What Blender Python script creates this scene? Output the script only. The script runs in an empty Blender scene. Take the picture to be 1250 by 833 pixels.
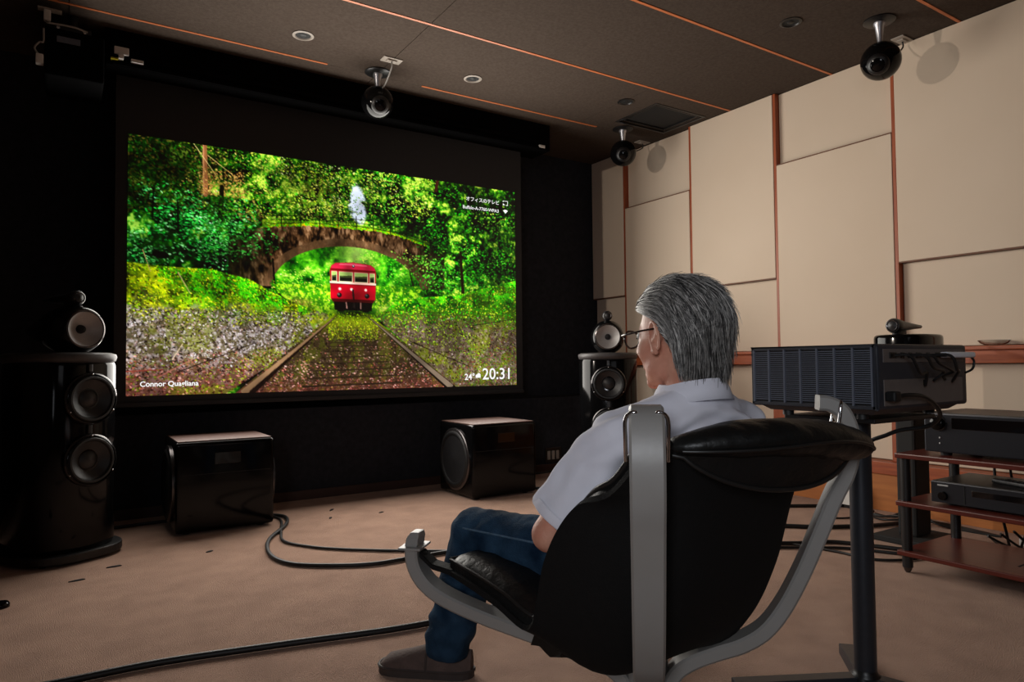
import bpy, bmesh, math, random
import numpy as np
from mathutils import Vector, Matrix, noise
from math import pi, sin, cos, radians as R

scene = bpy.context.scene
col = scene.collection
random.seed(3)

# ------------------------------------------------------------------ camera
cd = bpy.data.cameras.new('camera')
cam = bpy.data.objects.new('camera', cd); col.objects.link(cam)
cd.sensor_fit = 'HORIZONTAL'; cd.sensor_width = 36.0; cd.lens = 24.19
cd.clip_start = 0.02
vx = Vector(((1918-625)/839.916, -(432-416.5)/839.916, 1)).normalized()
vy = Vector(((79-625)/839.916, -(450-416.5)/839.916, 1)).normalized()
vz = -vx.cross(vy)
if vz.y < 0: vz = -vz
right = Vector((vx.x, vy.x, vz.x)); up = Vector((vx.y, vy.y, vz.y)); fwd = Vector((vx.z, vy.z, vz.z))
m = Matrix.Identity(4)
for i in range(3):
    m[i][0] = right[i]; m[i][1] = up[i]; m[i][2] = -fwd[i]
m[0][3], m[1][3], m[2][3] = 0, 0, 0.874
cam.matrix_world = m
scene.camera = cam

# ------------------------------------------------------------------ world, lights, exposure
w = bpy.data.worlds.new('world'); scene.world = w; w.use_nodes = True
w.node_tree.nodes['Background'].inputs[0].default_value = (0.02, 0.018, 0.016, 1)
w.node_tree.nodes['Background'].inputs[1].default_value = 1.0

def lamp(name, kind, loc, target, energy, color, **kw):
    d = bpy.data.lights.new(name, kind); d.energy = energy; d.color = color
    for k, v in kw.items(): setattr(d, k, v)
    o = bpy.data.objects.new(name, d); col.objects.link(o)
    o.location = loc
    o.rotation_euler = (Vector(target)-Vector(loc)).to_track_quat('-Z', 'Y').to_euler()
    return o
# light thrown back into the room by the bright projected picture
SCREEN = lamp('screen_light', 'AREA', (1.575, 4.325, 1.45), (1.575, 0.0, 1.45), 86, (1.0, 0.94, 0.88), shape='RECTANGLE', size=2.5, size_y=1.42, specular_factor=0.25)
KEY = lamp('side_lamp', 'SPOT', (-0.60, 3.25, 2.12), (2.9, 2.75, 1.7), 125, (1.0, 0.88, 0.76), spot_size=R(80), spot_blend=0.85, shadow_soft_size=0.04)
LEFT = lamp('left_softbox', 'AREA', (-1.0, -0.7, 1.35), (1.15, 1.15, 0.72), 4.7, (0.90, 0.94, 1.0), shape='RECTANGLE', size=0.5, size_y=0.7, spread=R(75))
BACK = lamp('rear_fill', 'AREA', (0.6, -1.2, 2.62), (1.4, 1.6, 0.6), 2.5, (0.95, 0.96, 1.0), shape='RECTANGLE', size=1.2, size_y=1.2)  # weak unseen fill added behind the camera, no ceiling fitting there

vs = scene.view_settings
vs.view_transform = 'Standard'; vs.look = 'None'; vs.exposure = 0.0; vs.gamma = 1.0; vs.use_curve_mapping = False
scene.display_settings.display_device = 'sRGB'

# ------------------------------------------------------------------ materials
def lin(c):
    c = c/255.0
    return c/12.92 if c <= 0.04045 else ((c+0.055)/1.055)**2.4
def rgb(r, g, b): return (lin(r), lin(g), lin(b), 1)
MATS = {}
def mat(name, color, rough=0.5, metal=0.0, coat=0.0, spec=0.5, n_scale=0, n_amt=0.0, bump=0.0, b_scale=None, color2=None, trans=0.0, emit=None, stretch=None, sheen=0.0):
    if name in MATS: return MATS[name]
    M = bpy.data.materials.new(name); M.use_nodes = True
    nt = M.node_tree; b = nt.nodes['Principled BSDF']
    b.inputs['Base Color'].default_value = color
    b.inputs['Roughness'].default_value = rough
    b.inputs['Metallic'].default_value = metal
    b.inputs['Specular IOR Level'].default_value = spec
    b.inputs['Coat Weight'].default_value = coat
    b.inputs['Coat Roughness'].default_value = 0.04
    b.inputs['Transmission Weight'].default_value = trans
    if sheen:
        b.inputs['Sheen Weight'].default_value = sheen
    if n_scale:
        tc = nt.nodes.new('ShaderNodeTexCoord'); mp = nt.nodes.new('ShaderNodeMapping')
        nt.links.new(tc.outputs['Object'], mp.inputs['Vector'])
        if stretch: mp.inputs['Scale'].default_value = stretch
        no = nt.nodes.new('ShaderNodeTexNoise'); no.inputs['Scale'].default_value = n_scale; no.inputs['Detail'].default_value = 6
        nt.links.new(mp.outputs[0], no.inputs['Vector'])
        cr = nt.nodes.new('ShaderNodeValToRGB')
        c2 = color2 or tuple(min(1, c*(1-n_amt)) for c in color[:3])+(1,)
        cr.color_ramp.elements[0].color = c2; cr.color_ramp.elements[1].color = color
        cr.color_ramp.elements[0].position = 0.3; cr.color_ramp.elements[1].position = 0.7
        nt.links.new(no.outputs['Fac'], cr.inputs['Fac']); nt.links.new(cr.outputs['Color'], b.inputs['Base Color'])
        if bump:
            n2 = nt.nodes.new('ShaderNodeTexNoise'); n2.inputs['Scale'].default_value = b_scale or n_scale*4; n2.inputs['Detail'].default_value = 4
            nt.links.new(mp.outputs[0], n2.inputs['Vector'])
            bp = nt.nodes.new('ShaderNodeBump'); bp.inputs['Strength'].default_value = bump; bp.inputs['Distance'].default_value = 0.01
            nt.links.new(n2.outputs['Fac'], bp.inputs['Height']); nt.links.new(bp.outputs['Normal'], b.inputs['Normal'])
    if emit:
        b.inputs['Emission Color'].default_value = emit[0]; b.inputs['Emission Strength'].default_value = emit[1]
    MATS[name] = M
    return M
CARPET = mat('carpet', rgb(190, 152, 130), 0.95, spec=0.1, n_scale=7, color2=rgb(170, 134, 114), bump=0.9, b_scale=300, sheen=0.2)
CEIL = mat('ceiling_board', rgb(78, 68, 61), 0.95, spec=0.08, n_scale=60, color2=rgb(68, 58, 51), bump=0.3, b_scale=260)
CEILBACK = mat('ceiling_gap', rgb(36, 30, 27), 0.95)
ORANGE = mat('oiled_wood_strip', rgb(206, 116, 66), 0.5, n_scale=12, n_amt=0.25, stretch=(1, 12, 12))
BLACKWALL = mat('black_wall', rgb(47, 48, 53), 0.95, spec=0.1, n_scale=30, n_amt=0.3)
DARKWALL = mat('dark_brown_wall', rgb(70, 58, 50), 0.9, n_scale=20, n_amt=0.2)
FABRIC = mat('cream_fabric', rgb(219, 201, 181), 0.95, spec=0.1, n_scale=1.5, color2=rgb(214, 195, 174), bump=0.18, b_scale=600)
WALLCLOTH = mat('wall_base', rgb(150, 130, 108), 0.95)
WOOD = mat('red_brown_wood', rgb(168, 84, 44), 0.45, n_scale=5, color2=rgb(140, 62, 30), stretch=(12, 12, 1), bump=0.05)
WOODH = mat('red_brown_wood_grain_along', rgb(172, 86, 44), 0.45, n_scale=5, color2=rgb(142, 64, 32), stretch=(12, 1, 12), bump=0.05)
DARKWOOD = mat('dark_brown_wood', rgb(112, 70, 46), 0.6, n_scale=5, n_amt=0.2, stretch=(12, 1, 12))
OAK = mat('orange_brown_wood', rgb(186, 116, 58), 0.5, n_scale=4, color2=rgb(166, 98, 48), stretch=(10, 1, 10))
GLOSS = mat('black_gloss', rgb(10, 10, 11), 0.10, spec=0.22, coat=0.0, n_scale=3, n_amt=0.1)
SATIN = mat('black_satin', rgb(22, 21, 22), 0.4, n_scale=20, n_amt=0.2)
VELVET = mat('black_velvet', rgb(9, 9, 10), 1.0, spec=0.03, n_scale=40, n_amt=0.2)
MATTE = mat('black_matte', rgb(16, 15, 16), 0.8, n_scale=30, n_amt=0.3)
DRIVER = mat('driver_cone', rgb(34, 34, 36), 0.45, n_scale=50, n_amt=0.2)
RUBBER = mat('rubber_surround', rgb(14, 14, 15), 0.55, n_scale=50, n_amt=0.2)
SILVERCONE = mat('silver_cone', rgb(176, 172, 170), 0.45, metal=0.2, n_scale=160, n_amt=0.12)
CHROME = mat('chrome', rgb(205, 205, 208), 0.16, metal=1.0, n_scale=20, n_amt=0.05)
STEEL = mat('dark_steel_ring', rgb(96, 92, 92), 0.25, metal=0.9, n_scale=30, n_amt=0.1)
PLATE = mat('dark_grey_top', rgb(62, 58, 58), 0.5, n_scale=60, n_amt=0.2, bump=0.1)
BROWNTOP = mat('brown_matte_top', rgb(92, 66, 57), 0.6, n_scale=40, n_amt=0.15)
ALU = mat('brushed_aluminium', rgb(190, 190, 196), 0.35, metal=0.85, n_scale=60, n_amt=0.1)
GREYPAINT = mat('grey_painted_ply', rgb(144, 141, 138), 0.42, n_scale=8, color2=rgb(140, 136, 131), bump=0.05)
LEATHER = mat('black_leather', rgb(20, 20, 20), 0.42, spec=0.35, n_scale=14, n_amt=0.35, bump=0.45, b_scale=28)
CANVAS = mat('black_canvas', rgb(12, 11, 11), 0.8, spec=0.25, n_scale=80, n_amt=0.3, bump=0.2)
PIPING = mat('leather_piping', rgb(30, 28, 27), 0.4, n_scale=40, n_amt=0.2)
SKIN = mat('skin', rgb(206, 150, 126), 0.55, n_scale=26, color2=rgb(192, 126, 104), bump=0.1, b_scale=160)
SHIRT = mat('white_cotton', rgb(224, 223, 234), 0.85, spec=0.2, n_scale=9, color2=rgb(216, 214, 223), bump=0.12, b_scale=500)
DENIM = mat('blue_denim', rgb(50, 76, 100), 0.9, spec=0.08, n_scale=12, color2=rgb(15, 33, 52), bump=0.35, b_scale=260)
DENIMSEAM = mat('denim_seam', rgb(74, 104, 130), 0.85, n_scale=90, n_amt=0.5)
SLIPPER = mat('brown_felt', rgb(92, 74, 68), 0.9, n_scale=40, n_amt=0.3, bump=0.3)
SOLE = mat('slipper_sole', rgb(62, 50, 46), 0.7, n_scale=30, n_amt=0.2)
HAIR = mat('grey_hair', rgb(136, 133, 130), 0.5, n_scale=90, color2=rgb(62, 60, 59))
HAIRL = mat('grey_hair_light', rgb(206, 202, 197), 0.45, n_scale=60, color2=rgb(120, 115, 110))
HAIRD = mat('grey_hair_dark', rgb(66, 64, 63), 0.5, n_scale=60, color2=rgb(32, 30, 30))
FRAME = mat('tortoiseshell', rgb(30, 18, 14), 0.25, n_scale=60, color2=rgb(14, 9, 8))
GLASS = mat('lens_glass', rgb(240, 240, 240), 0.02, trans=1.0)
LENS = mat('thin_lens', rgb(200, 205, 210), 0.03, n_scale=5, n_amt=0.02); LENS.node_tree.nodes['Principled BSDF'].inputs['Alpha'].default_value = 0.10
WHITEP = mat('white_plastic', rgb(218, 216, 212), 0.4, n_scale=20, n_amt=0.05)
CREAMP = mat('cream_plastic', rgb(158, 148, 138), 0.5, n_scale=20, n_amt=0.08)
GREYP = mat('pale_grey_plastic', rgb(232, 235, 242), 0.35, n_scale=20, n_amt=0.05)
PROJ = mat('charcoal_plastic', rgb(46, 48, 55), 0.5, n_scale=90, n_amt=0.15, bump=0.08)
PROJR = mat('charcoal_slat', rgb(92, 97, 110), 0.45, n_scale=90, n_amt=0.15)
PROJB = mat('grey_connector_plate', rgb(104, 95, 91), 0.55, n_scale=60, n_amt=0.12)
POST = mat('graphite_metal', rgb(58, 60, 66), 0.38, metal=0.5, n_scale=60, n_amt=0.1)
CHERRY = mat('dark_cherry_shelf', rgb(96, 36, 26), 0.32, n_scale=6, color2=rgb(74, 26, 20), stretch=(10, 1, 10))
BRUSHBLACK = mat('brushed_black_metal', rgb(52, 54, 60), 0.32, metal=0.6, n_scale=40, n_amt=0.15, stretch=(1, 1, 20))
DISPLAY = mat('smoked_display', rgb(14, 11, 12), 0.1, coat=0.4, n_scale=10, n_amt=0.1)
YELLOW = mat('yellow_tape', rgb(170, 160, 30), 0.5, n_scale=30, n_amt=0.1)
CABLE = mat('black_cable', rgb(16, 15, 16), 0.5, n_scale=60, n_amt=0.2)
GREYCABLE = mat('grey_cable', rgb(150, 146, 142), 0.5, n_scale=60, n_amt=0.1)
PRINT = mat('pale_print', rgb(170, 170, 170), 0.5, n_scale=60, n_amt=0.05)

# ------------------------------------------------------------------ mesh helpers
class MB:
    def __init__(s): s.v = []; s.f = []
    def add(s, v, f):
        o = len(s.v); s.v += [Vector(p) for p in v]; s.f += [tuple(i+o for i in q) for q in f]; return s
    def box(s, a, b):
        x0, y0, z0 = a; x1, y1, z1 = b
        return s.add([(x0,y0,z0),(x1,y0,z0),(x1,y1,z0),(x0,y1,z0),(x0,y0,z1),(x1,y0,z1),(x1,y1,z1),(x0,y1,z1)],
                     [(3,2,1,0),(4,5,6,7),(0,1,5,4),(1,2,6,5),(2,3,7,6),(3,0,4,7)])
    def rings(s, rs, closed=True, cap0=True, cap1=True):
        n = len(rs[0]); v = [p for r in rs for p in r]; f = []
        for i in range(len(rs)-1):
            for j in range(n if closed else n-1):
                k = (j+1) % n
                f.append((i*n+j, i*n+k, (i+1)*n+k, (i+1)*n+j))
        if cap0: f.append(tuple(reversed(range(n))))
        if cap1: f.append(tuple(range((len(rs)-1)*n, len(rs)*n)))
        return s.add(v, f)
    def tube(s, pts, r, n=8, caps=True):
        pts = [Vector(p) for p in pts]; rr = r if isinstance(r, (list, tuple)) else [r]*len(pts)
        rs = []; prev = None
        for i, p in enumerate(pts):
            t = (pts[min(i+1, len(pts)-1)]-pts[max(i-1, 0)]).normalized()
            if prev is None:
                a = t.orthogonal().normalized()
            else:
                a = (prev-t*prev.dot(t)).normalized()
            prev = a; b = t.cross(a)
            rs.append([p+(a*cos(2*pi*k/n)+b*sin(2*pi*k/n))*rr[i] for k in range(n)])
        return s.rings(rs, True, caps, caps)
    def lathe(s, prof, o, axis, n=24, cap0=False, cap1=False):
        o = Vector(o); ax = Vector(axis).normalized(); a = ax.orthogonal().normalized(); b = ax.cross(a)
        rs = [[o+ax*h+(a*cos(2*pi*k/n)+b*sin(2*pi*k/n))*max(r, 1e-5) for k in range(n)] for r, h in prof]
        return s.rings(rs, True, cap0, cap1)
    def strip(s, pts, wdirs, ndirs, wd, th):
        rs = []
        for p, wv, nv in zip(pts, wdirs, ndirs):
            p = Vector(p); a = Vector(wv)*wd/2; b = Vector(nv)*th/2
            c = 0.15
            rs.append([p-a*(1-c)-b, p+a*(1-c)-b, p+a-b*(1-2*c), p+a+b*(1-2*c), p+a*(1-c)+b, p-a*(1-c)+b, p-a+b*(1-2*c), p-a-b*(1-2*c)])
        return s.rings(rs)
    def prism(s, outline, z0, z1):
        n = len(outline)
        return s.rings([[(x, y, z0) for x, y in outline], [(x, y, z1) for x, y in outline]])
    def ell(s, c, r, n=16, mtx=None):
        c = Vector(c); vs_ = []; fs = []
        rows = n//2
        for i in range(rows+1):
            th = pi*i/rows
            for j in range(n):
                ph = 2*pi*j/n
                p = Vector((r[0]*sin(th)*cos(ph), r[1]*sin(th)*sin(ph), r[2]*cos(th)))
                if mtx: p = mtx @ p
                vs_.append(c+p)
        for i in range(rows):
            for j in range(n):
                k = (j+1) % n
                fs.append((i*n+j, (i+1)*n+j, (i+1)*n+k, i*n+k))
        return s.add(vs_, fs)
    def cap(s, a, b, ra, rb, n=14):
        a = Vector(a); b = Vector(b); d = (b-a).normalized()
        L = (b-a).length; pr = []
        for i in range(7): t = pi/2*i/6; pr.append((ra*sin(t), -ra*cos(t)))
        for i in range(7): t = pi/2*i/6; pr.append((rb*cos(t), L+rb*sin(t)))
        return s.lathe(pr, a, d, n, False, False)
    def xf(s, mtx):
        s.v = [mtx @ p for p in s.v]; return s
    def build(s, name, material, parent=None, smooth=False, bevel=0.0, local=False, seg=2, angle=35, sharp=48):
        me = bpy.data.meshes.new(name)
        v = s.v
        if parent is not None and not local:
            root = parent
            while root.parent: root = root.parent
            inv = (Matrix.Translation(root.location) @ root.rotation_euler.to_matrix().to_4x4()).inverted()
            v = [inv @ p for p in v]
        me.from_pydata([tuple(p) for p in v], [], s.f)
        bm = bmesh.new(); bm.from_mesh(me)
        bmesh.ops.remove_doubles(bm, verts=bm.verts, dist=1e-6)
        bmesh.ops.recalc_face_normals(bm, faces=bm.faces)
        if bevel:
            ed = [e for e in bm.edges if len(e.link_faces) == 2 and e.calc_face_angle(0) > R(angle)]
            bmesh.ops.bevel(bm, geom=ed, offset=bevel, segments=seg, profile=0.6, affect='EDGES', clamp_overlap=True)
        for f in bm.faces: f.smooth = smooth
        if smooth:
            for e in bm.edges:
                if len(e.link_faces) == 2 and e.calc_face_angle(0) > R(sharp): e.smooth = False
        bm.to_mesh(me); bm.free()
        me.materials.append(material)
        o = bpy.data.objects.new(name, me); col.objects.link(o)
        if parent is not None: o.parent = parent
        return o
def tag(o, label=None, cat=None, group=None, kind=None):
    if label: o['label'] = label
    if cat: o['category'] = cat
    if group: o['group'] = group
    if kind: o['kind'] = kind
    return o
def thing(name, label, cat, loc=(0, 0, 0), rz=0, group=None):
    o = bpy.data.objects.new(name, None); col.objects.link(o); o.empty_display_size = 0.1
    o.location = loc; o.rotation_euler = (0, 0, rz)
    return tag(o, label, cat, group)
def copy_tree(o, parent=None):
    c = o.copy(); col.objects.link(c); c.parent = parent
    for ch in list(o.children): copy_tree(ch, c)
    return c
def struct(name, mb, material, **k):
    return tag(mb.build(name, material, **k), kind='structure')
def spline(pts, n=8):
    P = [Vector(p) for p in pts]; out = []
    for i in range(len(P)-1):
        p0 = P[max(i-1, 0)]; p1 = P[i]; p2 = P[i+1]; p3 = P[min(i+2, len(P)-1)]
        for k in range(n):
            t = k/n
            out.append(0.5*((2*p1)+(p2-p0)*t+(2*p0-5*p1+4*p2-p3)*t*t+(3*p1-p0-3*p2+p3)*t**3))
    out.append(P[-1]); return out
def link_mesh(name, me, parent):
    o = bpy.data.objects.new(name, me); col.objects.link(o); o.parent = parent; return o
def text_mesh(name, body, size, material, parent, mtx, align='LEFT', bold=0.0):
    cu = bpy.data.curves.new(name, 'FONT'); cu.body = body; cu.size = size; cu.align_x = align; cu.offset = bold
    cu.resolution_u = 3
    t = bpy.data.objects.new(name, cu); col.objects.link(t)
    bpy.context.view_layer.update()
    dg = bpy.context.evaluated_depsgraph_get()
    me = bpy.data.meshes.new_from_object(t.evaluated_get(dg))
    bpy.data.objects.remove(t); bpy.data.curves.remove(cu)
    me.transform(mtx); me.materials.clear(); me.materials.append(material)
    o = link_mesh(name, me, parent)
    return o
def remesh(mb, voxel, it=6, fac=0.5):
    me = bpy.data.meshes.new('tmp'); me.from_pydata([tuple(p) for p in mb.v], [], mb.f)
    bm = bmesh.new(); bm.from_mesh(me); bmesh.ops.remove_doubles(bm, verts=bm.verts, dist=1e-6)
    bmesh.ops.recalc_face_normals(bm, faces=bm.faces); bm.to_mesh(me); bm.free()
    t = bpy.data.objects.new('tmp', me); col.objects.link(t)
    md = t.modifiers.new('r', 'REMESH'); md.mode = 'VOXEL'; md.voxel_size = voxel; md.use_smooth_shade = True
    sm = t.modifiers.new('s', 'SMOOTH'); sm.iterations = it; sm.factor = fac
    bpy.context.view_layer.update()
    dg = bpy.context.evaluated_depsgraph_get()
    out = bpy.data.meshes.new_from_object(t.evaluated_get(dg))
    bpy.data.objects.remove(t); bpy.data.meshes.remove(me)
    for p in out.polygons: p.use_smooth = True
    return out
def mesh_obj(name, me, material, parent):
    root = parent
    while root.parent: root = root.parent
    me.transform((Matrix.Translation(root.location) @ root.rotation_euler.to_matrix().to_4x4()).inverted())
    me.name = name; me.materials.clear(); me.materials.append(material)
    return link_mesh(name, me, parent)

# ------------------------------------------------------------------ the picture shown on the screen
def paint_picture(W, H):
    SS = 2
    w, h = W*SS, H*SS
    rng = np.random.default_rng(7)
    yy, xx = np.mgrid[0:h, 0:w].astype(np.float32)
    U = xx/w; V = yy/h
    A = w/h
    def vnoise(n, seed, stretch=1.0):
        r = np.random.default_rng(seed)
        gx = int(n*A/stretch)+2; gy = int(n)+2
        g = r.random((gy, gx)).astype(np.float32)
        fx = U*(gx-1.001); fy = V*(gy-1.001)
        ix = fx.astype(int); iy = fy.astype(int)
        tx = fx-ix; ty = fy-iy
        tx = tx*tx*(3-2*tx); ty = ty*ty*(3-2*ty)
        return (g[iy, ix]*(1-tx)+g[iy, ix+1]*tx)*(1-ty)+(g[iy+1, ix]*(1-tx)+g[iy+1, ix+1]*tx)*ty
    def fbm(n, seed, oct=4, stretch=1.0):
        s = 0; a = 1; t = 0
        for k in range(oct):
            s = s+a*vnoise(n*2**k, seed+k, stretch); t += a; a *= .62
        return s/t
    def ss(a, b, x):
        t = np.clip((x-a)/(b-a), 0, 1); return t*t*(3-2*t)
    def C(*c): return np.array(c, np.float32)/255
    I = np.zeros((h, w, 3), np.float32)
    def mix(m, c):
        nonlocal I
        I = I*(1-m[..., None])+np.asarray(c, np.float32)*m[..., None]
    def poly(pts, soft=0.0):
        m = np.zeros((h, w), bool)
        p = np.array(pts)
        n = len(p); j = n-1
        for i in range(n):
            xi, yi = p[i]; xj, yj = p[j]
            cond = ((yi > V) != (yj > V))
            m ^= cond & (U < (xj-xi)*(V-yi)/((yj-yi) if yj != yi else 1e-9)+xi)
            j = i
        return m.astype(np.float32)
    def dab(u, v, a, b, th, col, al=1.0):
        cx, cy = u*w, v*h
        R = int(max(a, b))+1
        x0, x1 = max(0, int(cx)-R), min(w, int(cx)+R+1)
        y0, y1 = max(0, int(cy)-R), min(h, int(cy)+R+1)
        if x0 >= x1 or y0 >= y1: return
        X = xx[y0:y1, x0:x1]-cx; Y = yy[y0:y1, x0:x1]-cy
        c, s = np.cos(th), np.sin(th)
        m = (((X*c+Y*s)/a)**2+((-X*s+Y*c)/b)**2 < 1)*al
        I[y0:y1, x0:x1] += (np.asarray(col)-I[y0:y1, x0:x1])*m[..., None]
    def line(u0, v0, u1, v1, wd0, wd1, col, al=1.0):
        L = np.hypot((u1-u0)*w, (v1-v0)*h); n = max(2, int(L/1.5))
        for t in np.linspace(0, 1, n):
            r = wd0+(wd1-wd0)*t
            dab(u0+(u1-u0)*t, v0+(v1-v0)*t, max(r, .6), max(r, .6), 0, col, al)
    # ---------- forest backdrop
    n1 = fbm(5, 1); n2 = fbm(16, 11, 4); n3 = fbm(60, 21, 3)
    t = np.clip((n1-.5)*1.6+(n2-.5)*2.0+(n3-.5)*1.5+.42, 0, 1)
    stops = [0, .3, .55, .8, 1]
    cols = np.array([[2, 6, 2], [8, 30, 5], [24, 72, 10], [70, 128, 20], [170, 200, 70]])/255
    for k in range(3): I[..., k] = np.interp(t, stops, cols[:, k])
    mix(ss(.30, .05, U)*ss(.34, .1, V)*.6, C(8, 20, 8))
    mix(ss(.28, .0, U)*ss(.2, .35, V)*.25, C(10, 90, 50))
    mix(ss(.14, .0, np.hypot((U-.40)*1.3, V-.15))*.45*(n3 > .45), C(190, 205, 60))
    def leaves(n, ur, vr, pal, size, th0, ths, keep=None, al=.8, clump=None):
        size = size*.66; n = int(n*1.5)
        pal = np.array(pal, np.float32)/255
        if clump:
            cu = rng.uniform(*ur, clump); cv = rng.uniform(*vr, clump)
            idx = rng.integers(0, clump, n)
            cb = rng.integers(0, len(pal), clump)
            u = cu[idx]+rng.normal(0, .022, n); v = cv[idx]+rng.normal(0, .022, n)
            kind = np.where(rng.random(n) < .6, cb[idx], rng.integers(0, len(pal), n))
            br_ = rng.uniform(.55, 1.4, clump)[idx]*(1.05-.55*np.clip((v-cv[idx])/.04, -1, 1)); order = np.argsort(-v+rng.normal(0, .02, n)); u, v, kind, br_ = u[order], v[order], kind[order], br_[order]
        else:
            br_ = np.ones(n)
            u = rng.uniform(*ur, n); v = rng.uniform(*vr, n); kind = rng.integers(0, len(pal), n)
        for i in range(n):
            if keep is not None and not keep(u[i], v[i]): continue
            a = size*rng.uniform(.6, 1.5)
            c_ = np.clip(pal[kind[i]]*rng.uniform(.65, 1.3)*br_[i], 0, 1)
            dab(u[i], v[i], a, a*rng.uniform(.3, .6), th0+rng.normal(0, ths), c_, al*(.35 if (clump and c_.max() < .3) else .85 if clump else 1))
    # left dark conifer mass, teal leaves, brown twigs
    leaves(1700, (0, .17), (0, .3), [(6, 22, 8), (14, 48, 14), (30, 70, 20), (70, 60, 25), (4, 10, 4)], 5, .5, .8)
    leaves(1900, (0, .27), (.2, .52), [(8, 60, 24), (20, 120, 40), (50, 170, 70), (4, 24, 10), (110, 200, 110)], 5, .25, .5, clump=90)
    leaves(1500, (.13, .33), (.0, .3), [(30, 110, 20), (120, 150, 40), (150, 120, 60), (60, 140, 30), (10, 40, 8)], 4.5, .3, .8, clump=70)
    line(.153, -.01, .156, .2, 6, 7, C(132, 86, 54)); line(.15, .0, .152, .2, 2, 2, C(176, 126, 86)); line(.13, .0, .175, .11, 1, 1, C(205, 180, 120)); line(.16, .04, .225, .12, 1.2, .8, C(190, 160, 100))
    line(.05, .2, .048, .32, 2.4, 3, C(10, 12, 8), .5); line(.098, .24, .1, .36, 3, 3, C(12, 14, 9), .5)
    leaves(260, (.14, .24), (.09, .2), [(176, 130, 66), (150, 104, 52), (196, 160, 90)], 4, .6, .8)
    line(.19, .16, .188, .3, 6, 8, C(20, 20, 10), .8); leaves(160, (.16, .22), (.2, .3), [(10, 40, 8), (30, 90, 20), (60, 130, 30)], 5, .3, .7)
    leaves(2200, (.25, .52), (.0, .27), [(140, 180, 30), (60, 150, 30), (190, 205, 70), (25, 90, 14), (210, 215, 90), (8, 40, 6)], 4.2, .3, .8, clump=110)
    leaves(2600, (.53, 1), (.0, .5), [(26, 120, 18), (60, 160, 30), (10, 60, 12), (120, 185, 50), (5, 28, 6), (20, 95, 22)], 5, -.25, .5, clump=130)
    leaves(700, (.53, .72), (.0, .2), [(150, 190, 50), (190, 205, 80), (70, 150, 40)], 4.5, .3, .6, clump=50)
    # sky gap
    g = np.exp(-(((U-.517-.04*(V-.15))/.026)**2+((V-.165)/.085)**2))*(.35+1.6*(n2-.25))
    mix(np.clip(ss(.25, .5, g), 0, 1)*.95, C(208, 216, 236))
    leaves(160, (.48, .56), (.08, .28), [(130, 170, 40), (60, 130, 30), (20, 70, 10)], 4, .3, .8)
    # light slope behind the bridge rail
    m = poly([(.28, .275), (.50, .255), (.58, .262), (.72, .305), (.72, .33), (.28, .31)]); mix(m*.45, C(120, 176, 20))
    leaves(300, (.29, .62), (.25, .30), [(170, 215, 30), (90, 170, 20), (210, 230, 90)], 3.5, .1, .4)
    # ---------- bridge
    xs = np.linspace(.205, .765, 40)
    top = np.interp(xs, [.205, .25, .299, .39, .481, .56, .62, .71, .765], [.36, .325, .303, .283, .277, .277, .287, .325, .36])
    br = poly(list(zip(xs, top))+[(.765, .53), (.205, .56)])
    nb = fbm(22, 51, 4, .6); nb2 = fbm(40, 61, 3, .35)
    bc = np.zeros_like(I)
    tb = np.clip((nb-.5)*1.8+(nb2-.5)*1.5+.45, 0, 1)
    cb = np.array([[14, 10, 6], [52, 36, 22], [92, 66, 44], [136, 106, 78]])/255
    for k in range(3): bc[..., k] = np.interp(tb, [0, .35, .7, 1], cb[:, k])
    I = I*(1-br[..., None])+bc*br[..., None]
    mix(br*ss(.32, .2, U)*.75, C(10, 16, 6)); mix(br*ss(.66, .75, U)*.7, C(14, 22, 8))
    ax, ay, aw, ah = .4985, .565, .197, .205
    inn = np.clip(1-(((U-ax)/aw)**2+((V-ay)/ah)**2), -1, 1)
    ring = ((((U-ax)/(aw+.018))**2+((V-ay+.006)/(ah+.028))**2 < 1) & (V < .57)).astype(np.float32)*br
    mix(ring*.55, C(110, 82, 58)); mix(ring*(nb2 > .5)*.4, C(50, 38, 24))
    op = ((inn > 0) & (V < .58)).astype(np.float32)
    t2 = np.clip(fbm(24, 71, 4)*1.7-.35, 0, 1)
    oc = np.zeros_like(I); co = np.array([[4, 30, 4], [20, 90, 10], [80, 165, 24], [190, 215, 90]])/255
    for k in range(3): oc[..., k] = np.interp(t2, [0, .35, .7, 1], co[:, k])
    I = I*(1-op[..., None])+oc*op[..., None]
    mix(op*np.exp(-((U-.51)/.045)**2)*.55, C(205, 215, 120))
    inop = lambda u, v: ((u-ax)/aw)**2+((v-ay)/ah)**2 < .96
    leaves(900, (.31, .69), (.37, .58), [(40, 150, 20), (110, 200, 40), (10, 60, 8), (180, 220, 80), (6, 36, 5)], 4, .2, .6, clump=60, keep=lambda u, v: inop(u, v) and not (.45 < u < .56 and v > .45))
    line(.305, .44, .31, .57, 3, 3, C(16, 14, 8))
    # grass lip and railing
    for u in np.linspace(.29, .715, 260):
        v = np.interp(u, xs, top)
        dab(u, v-.003+rng.normal(0, .003), 3.4, 2.0, 0, np.array([rng.uniform(.2, .7), rng.uniform(.42, .82), .06]))
    for du in (0, .016, .032):
        pu = np.linspace(.30, .72, 30)
        for a, b in zip(pu[:-1], pu[1:]):
            va, vb = np.interp(a, xs, top)-.012-du, np.interp(b, xs, top)-.012-du
            line(a, va, b, vb, 1.1, 1.1, C(22, 24, 14))
    for u in np.linspace(.325, .70, 9):
        v = np.interp(u, xs, top); line(u, v-.056, u, v, 1.6, 1.6, C(18, 18, 12))
    # overhanging leaves at the ends of the bridge
    leaves(520, (.15, .30), (.30, .44), [(20, 100, 26), (50, 150, 50), (8, 50, 14), (100, 190, 90)], 5, .25, .5, clump=40)
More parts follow.
